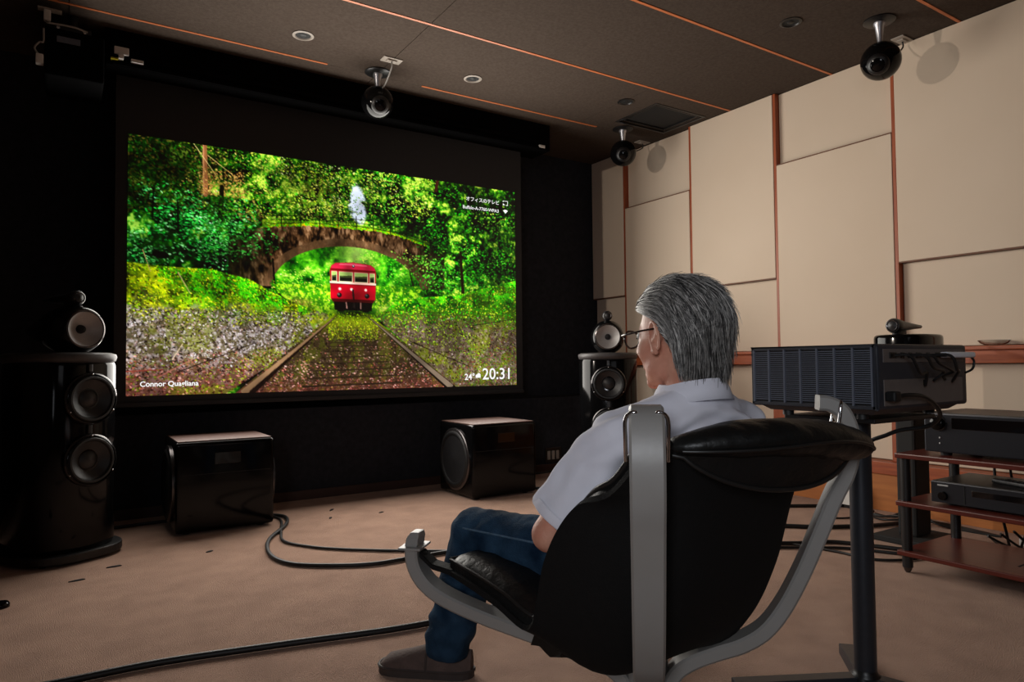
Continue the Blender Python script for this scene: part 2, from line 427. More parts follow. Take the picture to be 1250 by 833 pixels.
    leaves(1500, (.70, 1), (.28, .56), [(24, 130, 20), (70, 180, 40), (10, 70, 12), (6, 30, 8)], 5.2, -.25, .5, clump=80)
    leaves(260, (.62, .76), (.40, .52), [(120, 190, 60), (40, 120, 24), (80, 170, 40)], 4.5, -.2, .5, clump=14)
    line(.815, .34, .823, .56, 5, 7, C(28, 18, 12)); line(.66, .45, .672, .53, 2, 3, C(30, 22, 14)); line(.745, .0, .74, .05, 6, 6, C(60, 30, 22))
    # green floor of the cutting beyond the arch
    cut = poly([(.30, .545), (.70, .52), (.64, .69), (.38, .69)])
    mix(cut*(1-br*(1-op)), C(44, 110, 12)); mix(cut*(1-br*(1-op))*ss(.45, .7, n3), C(150, 200, 40)); mix(np.exp(-(((U-.36)/.045)**2+((V-.625)/.03)**2))*.7, C(120, 84, 50)); mix(np.exp(-(((U-.60)/.03)**2+((V-.635)/.02)**2))*.7, C(200, 190, 110))
    leaves(900, (.30, .70), (.53, .69), [(60, 160, 16), (120, 195, 26), (170, 205, 40), (24, 100, 10), (196, 180, 90)], 3.6, .3, .7, keep=lambda u, v: not (.445 < u < .562 and v < .66))
    # ---------- left embankment
    emb = poly([(0, .49), (.08, .50), (.17, .50), (.25, .53), (.31, .585), (.37, .63), (.44, .665), (.44, .72), (.20, 1.0), (0, 1)])
    e = fbm(30, 81, 4)
    mix(emb, C(70, 96, 14)); mix(emb*ss(.35, .75, e), C(176, 186, 20))
    mix(emb*ss(.68, .52, V-.25*U)*ss(.05, .16, U)*ss(.38, .6, fbm(28, 361, 4)), C(66, 184, 18)); mix(emb*ss(.5, .72, fbm(24, 371, 4))*ss(.72, .6, V), C(40, 50, 10))
    lit = np.clip(ss(.60, .70, V-.10*U+.07*(n2-.5)*2), 0, 1)*emb
    mix(lit*.9, C(92, 80, 66)); mix(lit*ss(.4, .7, fbm(70, 301, 3)), C(170, 160, 158)); mix(lit*ss(.80, 1.0, V)*.8, C(92, 52, 44)); mix(lit*ss(.52, .68, fbm(12, 311, 3))*.55, C(96, 104, 20))
    E_in = lambda u, v: v > np.interp(u, [0, .08, .17, .25, .31, .37, .44], [.49, .50, .50, .53, .585, .63, .665]) and u+(v-.72)*.85 < .44
    leaves(2300, (0, .44), (.49, .73), [(190, 200, 16), (140, 190, 20), (230, 225, 50), (80, 140, 14), (60, 70, 14), (40, 30, 10)], 4, .6, .7, keep=lambda u, v: E_in(u, v) and v < .69+.08*u+rng.normal(0, .02))
    leaves(900, (.06, .34), (.50, .63), [(60, 200, 16), (30, 150, 12), (120, 225, 30), (16, 90, 8)], 4, .8, .7, keep=lambda u, v: E_in(u, v) and abs(v-.50-.38*(u-.06)) < .06)
    leaves(3600, (0, .40), (.66, 1), [(176, 164, 168), (120, 104, 104), (206, 198, 200), (70, 54, 50), (30, 22, 20), (150, 120, 110), (12, 10, 9)], 4.0, -.5, .9, keep=lambda u, v: E_in(u, v) and v < .90-.15*u+rng.normal(0, .025))
    leaves(1700, (0, .40), (.80, 1), [(150, 84, 72), (96, 40, 34), (190, 130, 120), (50, 20, 16), (110, 130, 20), (20, 10, 8)], 4.2, 0, .9, keep=lambda u, v: u+(v-.72)*.85 < .44 and v > .87-.12*u+rng.normal(0, .02))
    leaves(500, (.10, .38), (.72, .99), [(120, 140, 20), (80, 100, 16), (150, 160, 40)], 4, 0, .8, keep=lambda u, v: abs((u-.12)*.85-(1.0-v)) < .05)
    line(0, .905, .07, .90, 2, 2, C(120, 60, 50)); line(.06, .93, .13, .86, 1.6, 1.2, C(150, 96, 84)); line(.10, .91, .27, .79, 1.8, 1, C(40, 26, 24)); line(.09, .86, .11, .80, 1.4, 1, C(214, 190, 160)); line(.10, .52, .125, .60, 1.8, 1.0, C(190, 176, 120)); line(.03, .44, .045, .52, 1.5, 1, C(150, 130, 80))
    dab(.065, .455, 22, 10, .1, C(14, 12, 8))
    # ---------- right embankment
    rem = poly([(.565, .67), (.62, .60), (.70, .57), (.80, .555), (1, .46), (1, 1), (.79, 1)])
    mix(rem, C(60, 90, 16)); mix(rem*ss(.60, .72, V-.12*(U-.7)+.08*(n2-.5)), C(84, 72, 56)); mix(rem*ss(.62, .75, V)*ss(.48, .64, fbm(14, 321, 3))*.7, C(104, 118, 24)); mix(rem*ss(.62, .75, V)*ss(.5, .7, fbm(60, 331, 3))*.6, C(136, 122, 112))
    mix(rem*ss(.66, .56, V-.12*(.8-U))*ss(.38, .6, fbm(26, 341, 4)), C(70, 176, 20)); mix(rem*ss(.66, .58, V-.12*(.8-U))*ss(.5, .7, fbm(20, 351, 4)), C(14, 60, 8))
    R_in = lambda u, v: v > np.interp(u, [.565, .62, .70, .80, 1], [.67, .60, .57, .555, .46]) and u-.565 > (v-.67)*.70
    leaves(2400, (.57, 1), (.45, .72), [(40, 190, 16), (90, 200, 24), (20, 120, 10), (160, 200, 30), (10, 70, 8), (200, 205, 60)], 4.4, -.5, .8, keep=lambda u, v: R_in(u, v) and v < .66+.12*(1-u)+rng.normal(0, .03))
    leaves(3200, (.57, 1), (.62, 1), [(110, 92, 84), (60, 46, 38), (156, 140, 134), (90, 96, 24), (26, 18, 14), (130, 150, 30), (12, 10, 8), (96, 50, 40)], 4.2, .5, .9, keep=lambda u, v: R_in(u, v) and v > .66+.1*(1-u)*.6+rng.normal(0, .03))
    leaves(500, (.60, .86), (.66, .86), [(150, 180, 30), (100, 150, 20), (60, 100, 14)], 4, .5, .8, keep=lambda u, v: abs(v-.68-.5*(u-.62)) < .06)
    leaves(520, (.80, 1), (.80, 1), [(50, 90, 14), (90, 130, 24), (120, 60, 50)], 4, .3, .8)
    line(.66, .78, .84, .90, 1.5, 1, C(30, 20, 16)); line(.85, .70, .99, .66, 1.4, 1, C(30, 24, 20))
    # ---------- track bed
    bed = poly([(.452, .665), (.548, .66), (.80, 1), (.22, 1)])
    mix(bed, C(58, 46, 32)); mix(bed*ss(.45, .65, fbm(18, 401, 3, .4))*.5, C(84, 92, 26)); mix(bed*ss(.78, .64, V), C(150, 170, 20)); mix(bed*ss(.92, 1, V)*.5, C(120, 60, 54))
    bd = lambda u, v: v > .66 and (.452-(v-.66)*.68) < u < (.548+(v-.66)*.74)
    leaves(2900, (.2, .82), (.72, 1), [(120, 96, 84), (70, 50, 42), (170, 140, 128), (36, 24, 20), (110, 110, 30), (150, 90, 80), (16, 12, 10)], 3.8, 0, .6, keep=lambda u, v: bd(u, v))
    leaves(520, (.2, .82), (.88, 1), [(180, 104, 98), (206, 150, 144), (130, 60, 56), (60, 30, 26)], 4.2, 0, .6, keep=lambda u, v: bd(u, v))
    leaves(600, (.44, .57), (.65, .78), [(170, 190, 20), (110, 160, 16), (200, 205, 50), (60, 90, 10)], 3.2, 1.5, .6, keep=lambda u, v: bd(u, v))
    for k in range(9):
        v = .775+.2*(k/8)**1.4; hw = .62*(v-.66)+.02
        line(.505-hw*.6, v+.004, .505+hw*.6, v-.004, 1.3+k*.22, 1.3+k*.22, C(44, 34, 24), .55)
    def rail(a, b, c0, c1):
        n = 120
        for t in np.linspace(0, 1, n):
            u = a[0]+(b[0]-a[0])*t; v = a[1]+(b[1]-a[1])*t; r = 2.4+10.5*t*t**.3
            dab(u+.0035*t, v+.006*t, r*1.5, r*.8, .0, c1)
            dab(u, v-.004*t, r, r*.55, 0, c0)
    rail((.459, .673), (.243, .996), C(132, 104, 78), C(28, 18, 14)); rail((.539, .664), (.779, .996), C(112, 98, 84), C(24, 18, 14))
    # ---------- railcar
    mix(np.exp(-(((U-.503)/.06)**2+((V-.66)/.022)**2))*.9, C(10, 12, 6))
    x0, x1, y0, y1 = .4435, .5655, .432, .635
    def rx(a): return x0+(x1-x0)*a
    def ry(a): return y0+(y1-y0)*a
    def tp(pts, c, al=1): mix(poly([(rx(a), ry(b)) for a, b in pts])*al, c)
    tp([(.06, .70), (.94, .70), (.90, 1.05), (.10, 1.05)], C(12, 12, 12))
    tp([(0, .18), (.03, .08), (.12, .02), (.5, -.015), (.88, .02), (.97, .08), (1, .18), (.985, .80), (.93, .86), (.07, .86), (.015, .80)], C(158, 8, 34))
    tp([(.03, .10), (.12, .03), (.5, 0), (.88, .03), (.97, .10), (.97, .14), (.03, .14)], C(206, 40, 72)); tp([(.2, .03), (.5, .01), (.8, .03), (.8, .06), (.2, .06)], C(236, 110, 130), .7)
    tp([(.0, .15), (1, .15), (1, .19), (0, .19)], C(120, 6, 24))
    tp([(.0, .43), (1, .43), (1, .465), (0, .465)], C(226, 186, 170)); tp([(.0, .465), (1, .465), (1, .49), (0, .49)], C(120, 6, 26))
    for a, b in ((.03, .155), (.19, .49), (.515, .82), (.85, .975)):
        tp([(a, .20), (b, .20), (b, .43), (a, .43)], C(206, 190, 150)); tp([(a+.015, .215), (b-.015, .215), (b-.015, .41), (a+.015, .41)], C(60, 70, 40))
        tp([(a+.015, .215), (b-.015, .215), (b-.015, .28), (a+.015, .30)], C(170, 200, 110), .8); tp([(a+.02, .33), (b-.02, .33), (b-.02, .41), (a+.02, .41)], C(24, 26, 20))
    for a in (.21, .46, .77): dab(rx(a), ry(.585), 4, 4, 0, C(250, 235, 225)); dab(rx(a), ry(.585), 6, 6, 0, C(255, 160, 150), .35)
    for a in (.20, .80): dab(rx(a), ry(.72), 8, 8, 0, C(24, 22, 22)); dab(rx(a)-.002, ry(.70), 4, 3.4, 0, C(90, 84, 84))
    dab(rx(.5), ry(.07), 4.5, 5, 0, C(70, 60, 60)); dab(rx(.5), ry(.06), 2, 2, 0, C(220, 220, 220))
    line(rx(.49), ry(.6), rx(.52), ry(.98), 3, 3, C(36, 30, 28)); line(rx(.34), ry(.84), rx(.36), ry(1.0), 2, 2, C(150, 110, 100)); line(rx(.66), ry(.84), rx(.66), ry(1.0), 2, 2, C(150, 110, 100))
    tp([(.03, .80), (.97, .80), (.94, .87), (.06, .87)], C(70, 10, 18)); tp([(.16, .88), (.30, .88), (.30, 1.08), (.16, 1.08)], C(8, 8, 8)); tp([(.70, .88), (.84, .88), (.84, 1.08), (.70, 1.08)], C(8, 8, 8))
    dab(rx(-.03), ry(.27), 3, 7, 0, C(14, 14, 14)); dab(rx(1.04), ry(.27), 3, 7, 0, C(14, 14, 14))
    leaves(200, (.44, .57), (.645, .69), [(150, 180, 20), (110, 150, 16), (70, 100, 10)], 3, 1.5, .5, keep=lambda u, v: v > .655)
    lum = .45+1.15*fbm(8, 201, 3); I = I*np.where(V < .62, lum, .5+.5*lum)[..., None]
    I = I.reshape(H, SS, W, SS, 3).mean((1, 3))
    I = np.clip((I-.38)*1.3+.42, 0, 1)
    return I

# ------------------------------------------------------------------ room shell
XL, XR, YB, YF, ZC = -1.7, 4.10, -2.4, 4.85, 2.705
struct('floor', MB().box((XL, YB, -0.1), (XR+0.15, YF+0.15, 0)), CARPET)
ce = struct('ceiling', MB().box((XL, YB, ZC+0.02), (XR+0.15, YF+0.15, ZC+0.15)), CEILBACK)
YS = [-2.4, -1.33, -0.563, 0.21, 0.977, 1.745, 2.515, 3.28, 4.05, 4.85]
for i in range(len(YS)-1):
    y0, y1 = YS[i], YS[i+1]
    g0 = 0.009 if i else 0; g1 = 0.009 if i < len(YS)-2 else 0
    if i == len(YS)-2: g0 = 0.009
    cuts = [XL, 0.0, 1.63, 3.26, XR]
    for a, b in zip(cuts[:-1], cuts[1:]):
        # the return-air opening is cut out of the row in front of the right wall
        rects = [(a+0.002, y0+g0, b-0.002, y1-g1)]
        if i == 7 and a > 3:
            rects = [(a+0.002, y0+g0, 3.50, y1-g1), (3.50, y0+g0, 3.97, 3.475), (3.50, 3.87, 3.97, y1-g1), (3.97, y0+g0, b-0.002, y1-g1)]
        for q in rects:
            MB().box((q[0], q[1], ZC), (q[2], q[3], ZC+0.02)).build('ceiling_panel', CEIL, ce, bevel=0.0)
for y, spans in ((4.05, ((-0.9, 1.318), (1.947, 3.43))), (3.28, ((XL, 4.04),)), (2.515, ((XL, XR),)), (1.745, ((XL, XR),)), (0.977, ((XL, XR),)), (0.21, ((XL, XR),))):
    for a, b in spans:
        MB().box((a, y-0.008, ZC-0.003), (b, y+0.008, ZC+0.02)).build('wood_strip', ORANGE, ce)
for a, b in ((1.318, 1.947), (3.43, 4.10)):
    MB().box((a, 4.05-0.0095, ZC+0.0006), (b, 4.05+0.0095, ZC+0.02)).build('joint_filler', CEIL, ce)
wf = struct('wall_front', MB().box((XL, YF, 0), (XR+0.15, YF+0.15, ZC+0.02)), BLACKWALL)
MB().box((XL, 4.56, 0), (3.98, YF, 0.60)).build('plinth', BLACKWALL, wf, bevel=0.004)
struct('wall_left', MB().box((XL-0.15, YB, 0), (XL, YF+0.15, ZC+0.02)), DARKWALL)
struct('wall_back', MB().box((XL-0.15, YB-0.15, 0), (XR+0.15, YB, ZC+0.02)), DARKWALL)
wr = struct('wall_right', MB().box((XR, YB, 0), (XR+0.15, YF+0.15, ZC+0.02)), WALLCLOTH)
struct('baseboard_front', MB().box((XL, 4.545, 0), (3.97, 4.56, 0.06)), mat('dark_brown_board', rgb(60, 36, 28), 0.6, n_scale=6, n_amt=0.2), bevel=0.003)
# fabric panels: alternate columns proud above / proud below
YC = [4.85, 4.42, 3.67, 2.913, 2.115, 1.345, 0.575, -0.2, -0.97, -1.74, -2.4]
PX, RX = 4.042, 4.085      # face of proud and of recessed panels
for i in range(len(YC)-1):
    y1, y0 = YC[i], YC[i+1]
    hi = (i % 2 == 0)
    zj = 1.455 if i == 0 else (1.44 if hi else 2.207)
    y0_, y1_ = y0+0.012, y1-0.012
    if i == 0: y1_ = y1-0.002
    for (za, zb, proud) in ((0.95, zj-0.0035, not hi), (zj+0.0035, ZC-0.004, hi)):
        f = PX if proud else RX
        MB().box((f, y0_, za), (XR, y1_, zb)).build('fabric_panel', FABRIC, wr, bevel=0.004, smooth=False)
    MB().box((PX+0.002, y0_-0.001, zj-0.0035), (XR, y1_+0.001, zj+0.0035)).build('joint_strip', DARKWOOD, wr)
    MB().box((RX, y0_, 0.29), (XR, y1_, 0.85)).build('lower_panel', FABRIC, wr, bevel=0.004)
for y in YC[1:-1]:
    MB().box((PX+0.004, y-0.010, 0.945), (XR, y+0.010, ZC-0.002)).build('wood_fin', WOOD, wr, bevel=0.002)
    MB().box((4.05, y-0.06, 0.285), (XR, y+0.06, 0.855)).build('wood_post', WOOD, wr, bevel=0.003)
struct('trim_1', MB().box((3.975, YB, 0.925), (XR, 4.84, 0.945)), WOODH, bevel=0.003)
struct('trim_2', MB().box((4.00, YB, 0.855), (XR, 4.84, 0.925)), WOODH, bevel=0.002)
bbp = struct('baseboard_right', MB().box((4.0, YB, 0), (XR, 4.54, 0.212)), OAK, bevel=0.002)
MB().box((3.985, YB, 0.214), (XR, 4.54, 0.285)).build('cap_rail', WOODH, bbp, bevel=0.003)

# ------------------------------------------------------------------ ceiling fittings
def downlight(x, y, label, dark):
    t = thing('downlight', label, 'downlight', (x, y, ZC), 0, 'recessed ceiling downlights')
    ring = SATIN if dark else CREAMP
    MB().lathe([(0.055, 0.0), (0.058, -0.004), (0.046, -0.007), (0.042, -0.002), (0.040, 0.0)], (x, y, ZC), (0, 0, 1), 28).build('trim_ring', ring, t, smooth=True)
    MB().lathe([(0.042, -0.0015), (0.034, -0.001), (0.02, -0.0008), (0.0, -0.0007)], (x, y, ZC), (0, 0, 1), 24).build('baffle', MATTE, t, smooth=True)
    MB().ell((x, y, ZC-0.0015), (0.018, 0.018, 0.004), 12).build('bulb', RUBBER, t, smooth=True)
downlight(1.088, 3.764, 'pale ringed downlight nearest the left end of the screen', 0)
downlight(2.173, 3.774, 'pale ringed downlight right of the middle hanging speaker', 0)
downlight(3.277, 3.548, 'dark ringed downlight beside the square ceiling vent', 1)
downlight(3.267, 2.236, 'dark ringed downlight left of the nearest hanging speaker', 1)
t = thing('ceiling_vent', 'square black recessed air vent in the ceiling by the cream wall', 'vent', (3.735, 3.672, ZC))
MB().box((3.48, 3.455, ZC-0.004), (3.99, 3.475, ZC+0.004)).box((3.48, 3.87, ZC-0.004), (3.99, 3.89, ZC+0.004)).box((3.48, 3.475, ZC-0.004), (3.50, 3.87, ZC+0.004)).box((3.97, 3.475, ZC-0.004), (3.99, 3.87, ZC+0.004)).build('frame', SATIN, t, bevel=0.001)
MB().box((3.50, 3.475, ZC+0.016), (3.97, 3.87, ZC+0.0195)).build('back_panel', MATTE, t)
MB().box((3.52, 3.495, ZC+0.004), (3.95, 3.505, ZC+0.016)).box((3.52, 3.84, ZC+0.004), (3.95, 3.85, ZC+0.016)).box((3.52, 3.505, ZC+0.004), (3.53, 3.84, ZC+0.016)).box((3.94, 3.505, ZC+0.004), (3.95, 3.84, ZC+0.016)).build('inner_frame', SATIN, t, bevel=0.001)

def ball_speaker(x, y, label, outlet, olabel, clabel, aim=(1.2, 1.2, 0.95), sc=1.0):
    t = thing('ceiling_speaker', label, 'speaker', (x, y, ZC), 0, 'egg speakers hung from the ceiling')
    MB().lathe([(0, 0), (0.078, 0), (0.08, -0.006), (0.072, -0.012), (0.0, -0.016)], (x, y, ZC), (0, 0, 1), 32).build('mounting_disc', SATIN, t, smooth=True)
    c = Vector((x, y, ZC-0.195*sc)); d = (Vector(aim)-c).normalized()
    top = c+Vector((0, 0, 0.07))
    MB().lathe([(0.0, 0), (0.030, 0), (0.030, -0.012), (0.024, -0.02), (0.013, -0.10), (0.011, -0.118), (0, -0.12)], (x, y, ZC-0.012), (0, 0, 1), 20).build('stem', ALU, t, smooth=True)
    MB().ell((x, y, ZC-0.135), (0.017, 0.017, 0.014), 14).build('swivel', CHROME, t, smooth=True)
    pr = []
    for i in range(19):
        a = pi*i/18; s = -cos(a)
        pr.append((0.100*sin(a)*(1-0.10*s), 0.108*s if s < 0 else 0.088*s))
    egg = MB().lathe(pr, c, d, 32).build('shell', GLOSS, t, smooth=True)
    f = c+d*0.066
    MB().lathe([(0.058, 0.0), (0.052, 0.012), (0.036, 0.018), (0.034, 0.012), (0.030, 0.012)], f, d, 28).build('baffle_ring', SATIN, egg, smooth=True)
    MB().lathe([(0.031, 0.012), (0.022, 0.004), (0.012, 0.0), (0.0, 0.001)], f, d, 24).build('cone', DRIVER, egg, smooth=True)
    MB().lathe([(0.034, 0.0125), (0.032, 0.016), (0.030, 0.0125)], f, d, 28).build('ring', STEEL, egg, smooth=True)
    MB().ell(f+d*0.004, (0.009, 0.009, 0.009), 10).build('phase_plug', MATTE, egg, smooth=True)
    ox, oy = outlet
    o = thing('ceiling_outlet', olabel, 'outlet', (ox, oy, ZC), 0, 'cable outlets in the ceiling')
    MB().box((ox-0.06, oy-0.035, ZC-0.006), (ox+0.06, oy+0.035, ZC)).build('plate', CREAMP, o, bevel=0.002)
    MB().box((ox-0.03, oy-0.018, ZC-0.014), (ox+0.03, oy+0.018, ZC-0.006)).build('socket', CREAMP, o, bevel=0.003)
    e = c-d*0.05+Vector((0, 0, 0.06))
    pts = spline([(ox, oy, ZC-0.012), (ox, oy, ZC-0.05), ((ox+e.x)/2, (oy+e.y)/2, min(ZC-0.12, e.z)), tuple(e)], 8)
    tag(MB().tube(pts, 0.0045, 8).build('speaker_cable', GREYCABLE if y > 3.9 and x < 2 else CABLE, smooth=True), clabel, 'cable', 'short cables of the hanging speakers')
ball_speaker(1.62, 4.0, 'black egg speaker hanging in front of the screen housing', (1.624, 3.793), 'cream ceiling outlet above the speaker before the screen', 'short grey cable dropping to the speaker before the screen')
ball_speaker(3.64, 3.98, 'black egg speaker hanging in the far corner near the cream wall', (4.00, 4.14), 'ceiling outlet in the far corner near the cream wall', 'black cable looping to the far corner hanging speaker')
ball_speaker(3.66, 1.97, 'nearest black egg speaker hanging over the cream panels', (3.99, 2.02), 'ceiling outlet beside the nearest hanging speaker', 'black cable looping to the nearest hanging speaker', sc=1.15)

# ------------------------------------------------------------------ projection screen
SX0, SX1, SZ0, SZ1, SY = 0.284, 2.8655, 0.717, 2.183, 4.35
ps = thing('projection_screen', 'large lit projection screen showing a red railcar under a bridge', 'screen', ((SX0+SX1)/2, SY, 0.667))
hs = MB().box((0.166, 4.22, 2.505), (3.11, 4.46, ZC)).build('housing', VELVET, ps, bevel=0.008)
MB().box((0.20, 4.205, 2.545), (3.07, 4.222, 2.575)).build('slot_rail', VELVET, hs, bevel=0.003)
MB().box((0.20, 4.208, 2.508), (3.07, 4.222, 2.526)).build('lower_rail', VELVET, hs, bevel=0.003)
MB().box((3.00, 4.202, 2.515), (3.05, 4.222, 2.535)).build('end_clip', WHITEP, hs, bevel=0.003)
MB().box((0.205, 4.19, 2.56), (0.275, 4.222, 2.60)).build('bracket', WHITEP, hs, bevel=0.004)
MB().box((0.225, 4.185, 2.535), (0.25, 4.222, 2.56)).build('bracket_foot', WHITEP, hs, bevel=0.003)
MB().box((0.19, 4.19, 2.528), (0.225, 4.222, 2.536)).build('tape', YELLOW, hs)
MB().box((0.285, 4.195, 2.532), (0.345, 4.222, 2.55)).build('label_plate', WHITEP, hs, bevel=0.003)
BORDER = mat('screen_border', rgb(34, 33, 35), 0.7, n_scale=40, n_amt=0.2)
MB().box((0.224, SY+0.004, 0.675), (2.925, SY+0.008, 2.52)).build('black_border', BORDER, ps)
MB().box((0.224, SY-0.012, 0.655), (2.925, SY+0.024, 0.682)).build('weight_bar', BORDER, ps, bevel=0.006)
PW, PH = 640, 362
pic = paint_picture(PW, PH)
xs = np.linspace(SX0, SX1, PW); zs = np.linspace(SZ1, SZ0, PH)
gx, gz = np.meshgrid(xs, zs)
loc = ps.location
vv = np.stack([gx.ravel()-loc.x, np.full(PW*PH, SY-loc.y), gz.ravel()-loc.z], 1)
ii = np.arange(PW*PH).reshape(PH, PW)
ff = np.stack([ii[:-1, :-1].ravel(), ii[1:, :-1].ravel(), ii[1:, 1:].ravel(), ii[:-1, 1:].ravel()], 1)
me = bpy.data.meshes.new('picture')
me.vertices.add(len(vv)); me.vertices.foreach_set('co', vv.ravel())
me.loops.add(ff.size); me.loops.foreach_set('vertex_index', ff.ravel())
me.polygons.add(len(ff)); me.polygons.foreach_set('loop_start', np.arange(0, ff.size, 4)); me.polygons.foreach_set('loop_total', np.full(len(ff), 4))
me.update(calc_edges=True)
ca = me.color_attributes.new('picture', 'FLOAT_COLOR', 'POINT')
pl = np.where(pic <= 0.04045, pic/12.92, ((pic+0.055)/1.055)**2.4).reshape(-1, 3)
ca.data.foreach_set('color', np.concatenate([pl, np.ones((len(pl), 1))], 1).astype(np.float32).ravel())
PM = bpy.data.materials.new('lit_picture'); PM.use_nodes = True
nt = PM.node_tree; b = nt.nodes['Principled BSDF']; b.inputs['Base Color'].default_value = (0.01, 0.01, 0.01, 1); b.inputs['Roughness'].default_value = 0.6
at = nt.nodes.new('ShaderNodeAttribute'); at.attribute_name = 'picture'
nt.links.new(at.outputs['Color'], b.inputs['Emission Color']); b.inputs['Emission Strength'].default_value = 1.0
me.materials.append(PM)
picture = link_mesh('picture', me, ps)
TXT = mat('white_screen_text', rgb(20, 20, 20), 0.6, emit=((1, 1, 1, 1), 1.0))
def scr(u, v):   # lower-left of a text at screen fraction (u, v), in the screen's local space
    p = Vector((SX0+(SX1-SX0)*u, SY-0.0015, SZ1-(SZ1-SZ0)*v))-Vector(loc)
    return Matrix.Translation(p) @ Matrix.Rotation(pi/2, 4, 'X')
text_mesh('credit_text', 'Connor Quagliana', 0.0405, TXT, picture, scr(0.026, 0.965), bold=0.0008)
text_mesh('clock_text', '20:31', 0.118, TXT, picture, scr(0.883, 0.968), bold=0.001)
text_mesh('temperature_text', '24°', 0.062, TXT, picture, scr(0.826, 0.968), bold=0.001)
text_mesh('device_text', 'オフィスのテレビ', 0.036, TXT, picture, scr(0.946, 0.076), 'RIGHT', bold=0.0003)
text_mesh('network_text', 'Buffalo-A-7760-WPA3', 0.034, TXT, picture, scr(0.944, 0.118), 'RIGHT', bold=0.0003)
def icon(name, polys):
    mb = MB()
    for pts in polys:
        n = len(pts)
        mb.add([(SX0+(SX1-SX0)*u, SY-0.0015, SZ1-(SZ1-SZ0)*v) for u, v in pts], [tuple(range(n))])
    return mb.build(name, TXT, picture)
def disc(u, v, r, a0=0, a1=360, n=14): return [(u+r*cos(R(a0+(a1-a0)*k/n)), v+r*1.76*sin(R(a0+(a1-a0)*k/n))) for k in range(n+(a1-a0 != 360))]
icon('cloud_icon', [disc(0.866, 0.951, 0.0045), disc(0.872, 0.947, 0.006), [(0.862, 0.951), (0.878, 0.951), (0.878, 0.959), (0.862, 0.959)]])
icon('wifi_icon', [[(0.9665, 0.118)]+disc(0.9665, 0.118, 0.0115, 225, 315)])
icon('cast_icon', [[(.958,.052),(.975,.052),(.975,.0545),(.958,.0545)], [(.9735,.0545),(.975,.0545),(.975,.076),(.9735,.076)], [(.968,.0735),(.9735,.0735),(.9735,.076),(.968,.076)], [(.958,.0545),(.9595,.0545),(.9595,.06),(.958,.06)], [(.958,.0665),(.962,.0685),(.964,.0735),(.964,.076),(.958,.076)]])

# dark ceiling unit left of the housing
t = thing('ceiling_projector', 'black ceiling unit hanging left of the screen housing', 'projector', (0.03, 4.2, 2.36))
bd = MB().box((-0.10, 4.05, 2.33), (0.155, 4.40, 2.57)).build('body', VELVET, t, bevel=0.012)
MB().box((-0.05, 4.045, 2.50), (0.05, 4.052, 2.53)).build('vent_strip', PROJR, bd, bevel=0.002)
MB().box((-0.06, 4.12, 2.57), (0.10, 4.3, 2.62)).build('mount_plate', SATIN, t, bevel=0.004)
MB().tube([(0.02, 4.2, 2.61), (0.02, 4.2, ZC)], 0.025, 14).build('mount_pole', SATIN, t, smooth=True)
for x in (-0.045, 0.07): MB().lathe([(0.0, 0), (0.008, 0), (0.008, 0.01), (0, 0.011)], (x, 4.12, 2.60), (0, -1, 0), 10).build('bolt', CHROME, t, smooth=True)
t = thing('power_adapter', 'white plug and grey lead beside the dark ceiling unit', 'plug', (-0.115, 4.08, 2.40))
MB().box((-0.135, 4.05, 2.375), (-0.103, 4.085, 2.425)).build('adapter', WHITEP, t, bevel=0.005)
MB().tube(spline([(-0.12, 4.07, 2.42), (-0.14, 4.06, 2.45), (-0.12, 4.05, 2.48), (-0.104, 4.045, 2.485), (-0.104, 4.042, 2.55)], 6), 0.0045, 8).build('lead', GREYCABLE, t, smooth=True)
t = thing('ceiling_plug', 'white plug and lead hanging from the ceiling rail above the dark unit', 'plug', (-0.09, 4.08, 2.66))
MB().box((-0.13, 4.05, 2.655), (-0.03, 4.09, 2.662)).build('rail', CREAMP, t, bevel=0.001)
MB().box((-0.105, 4.055, 2.60), (-0.075, 4.085, 2.656)).build('plug', WHITEP, t, bevel=0.006)
MB().tube(spline([(-0.09, 4.07, 2.60), (-0.085, 4.05, 2.585), (-0.03, 4.04, 2.585), (0.03, 4.04, 2.585), (0.08, 4.05, 2.578)], 6), 0.005, 8).build('lead', GREYCABLE, t, smooth=True)

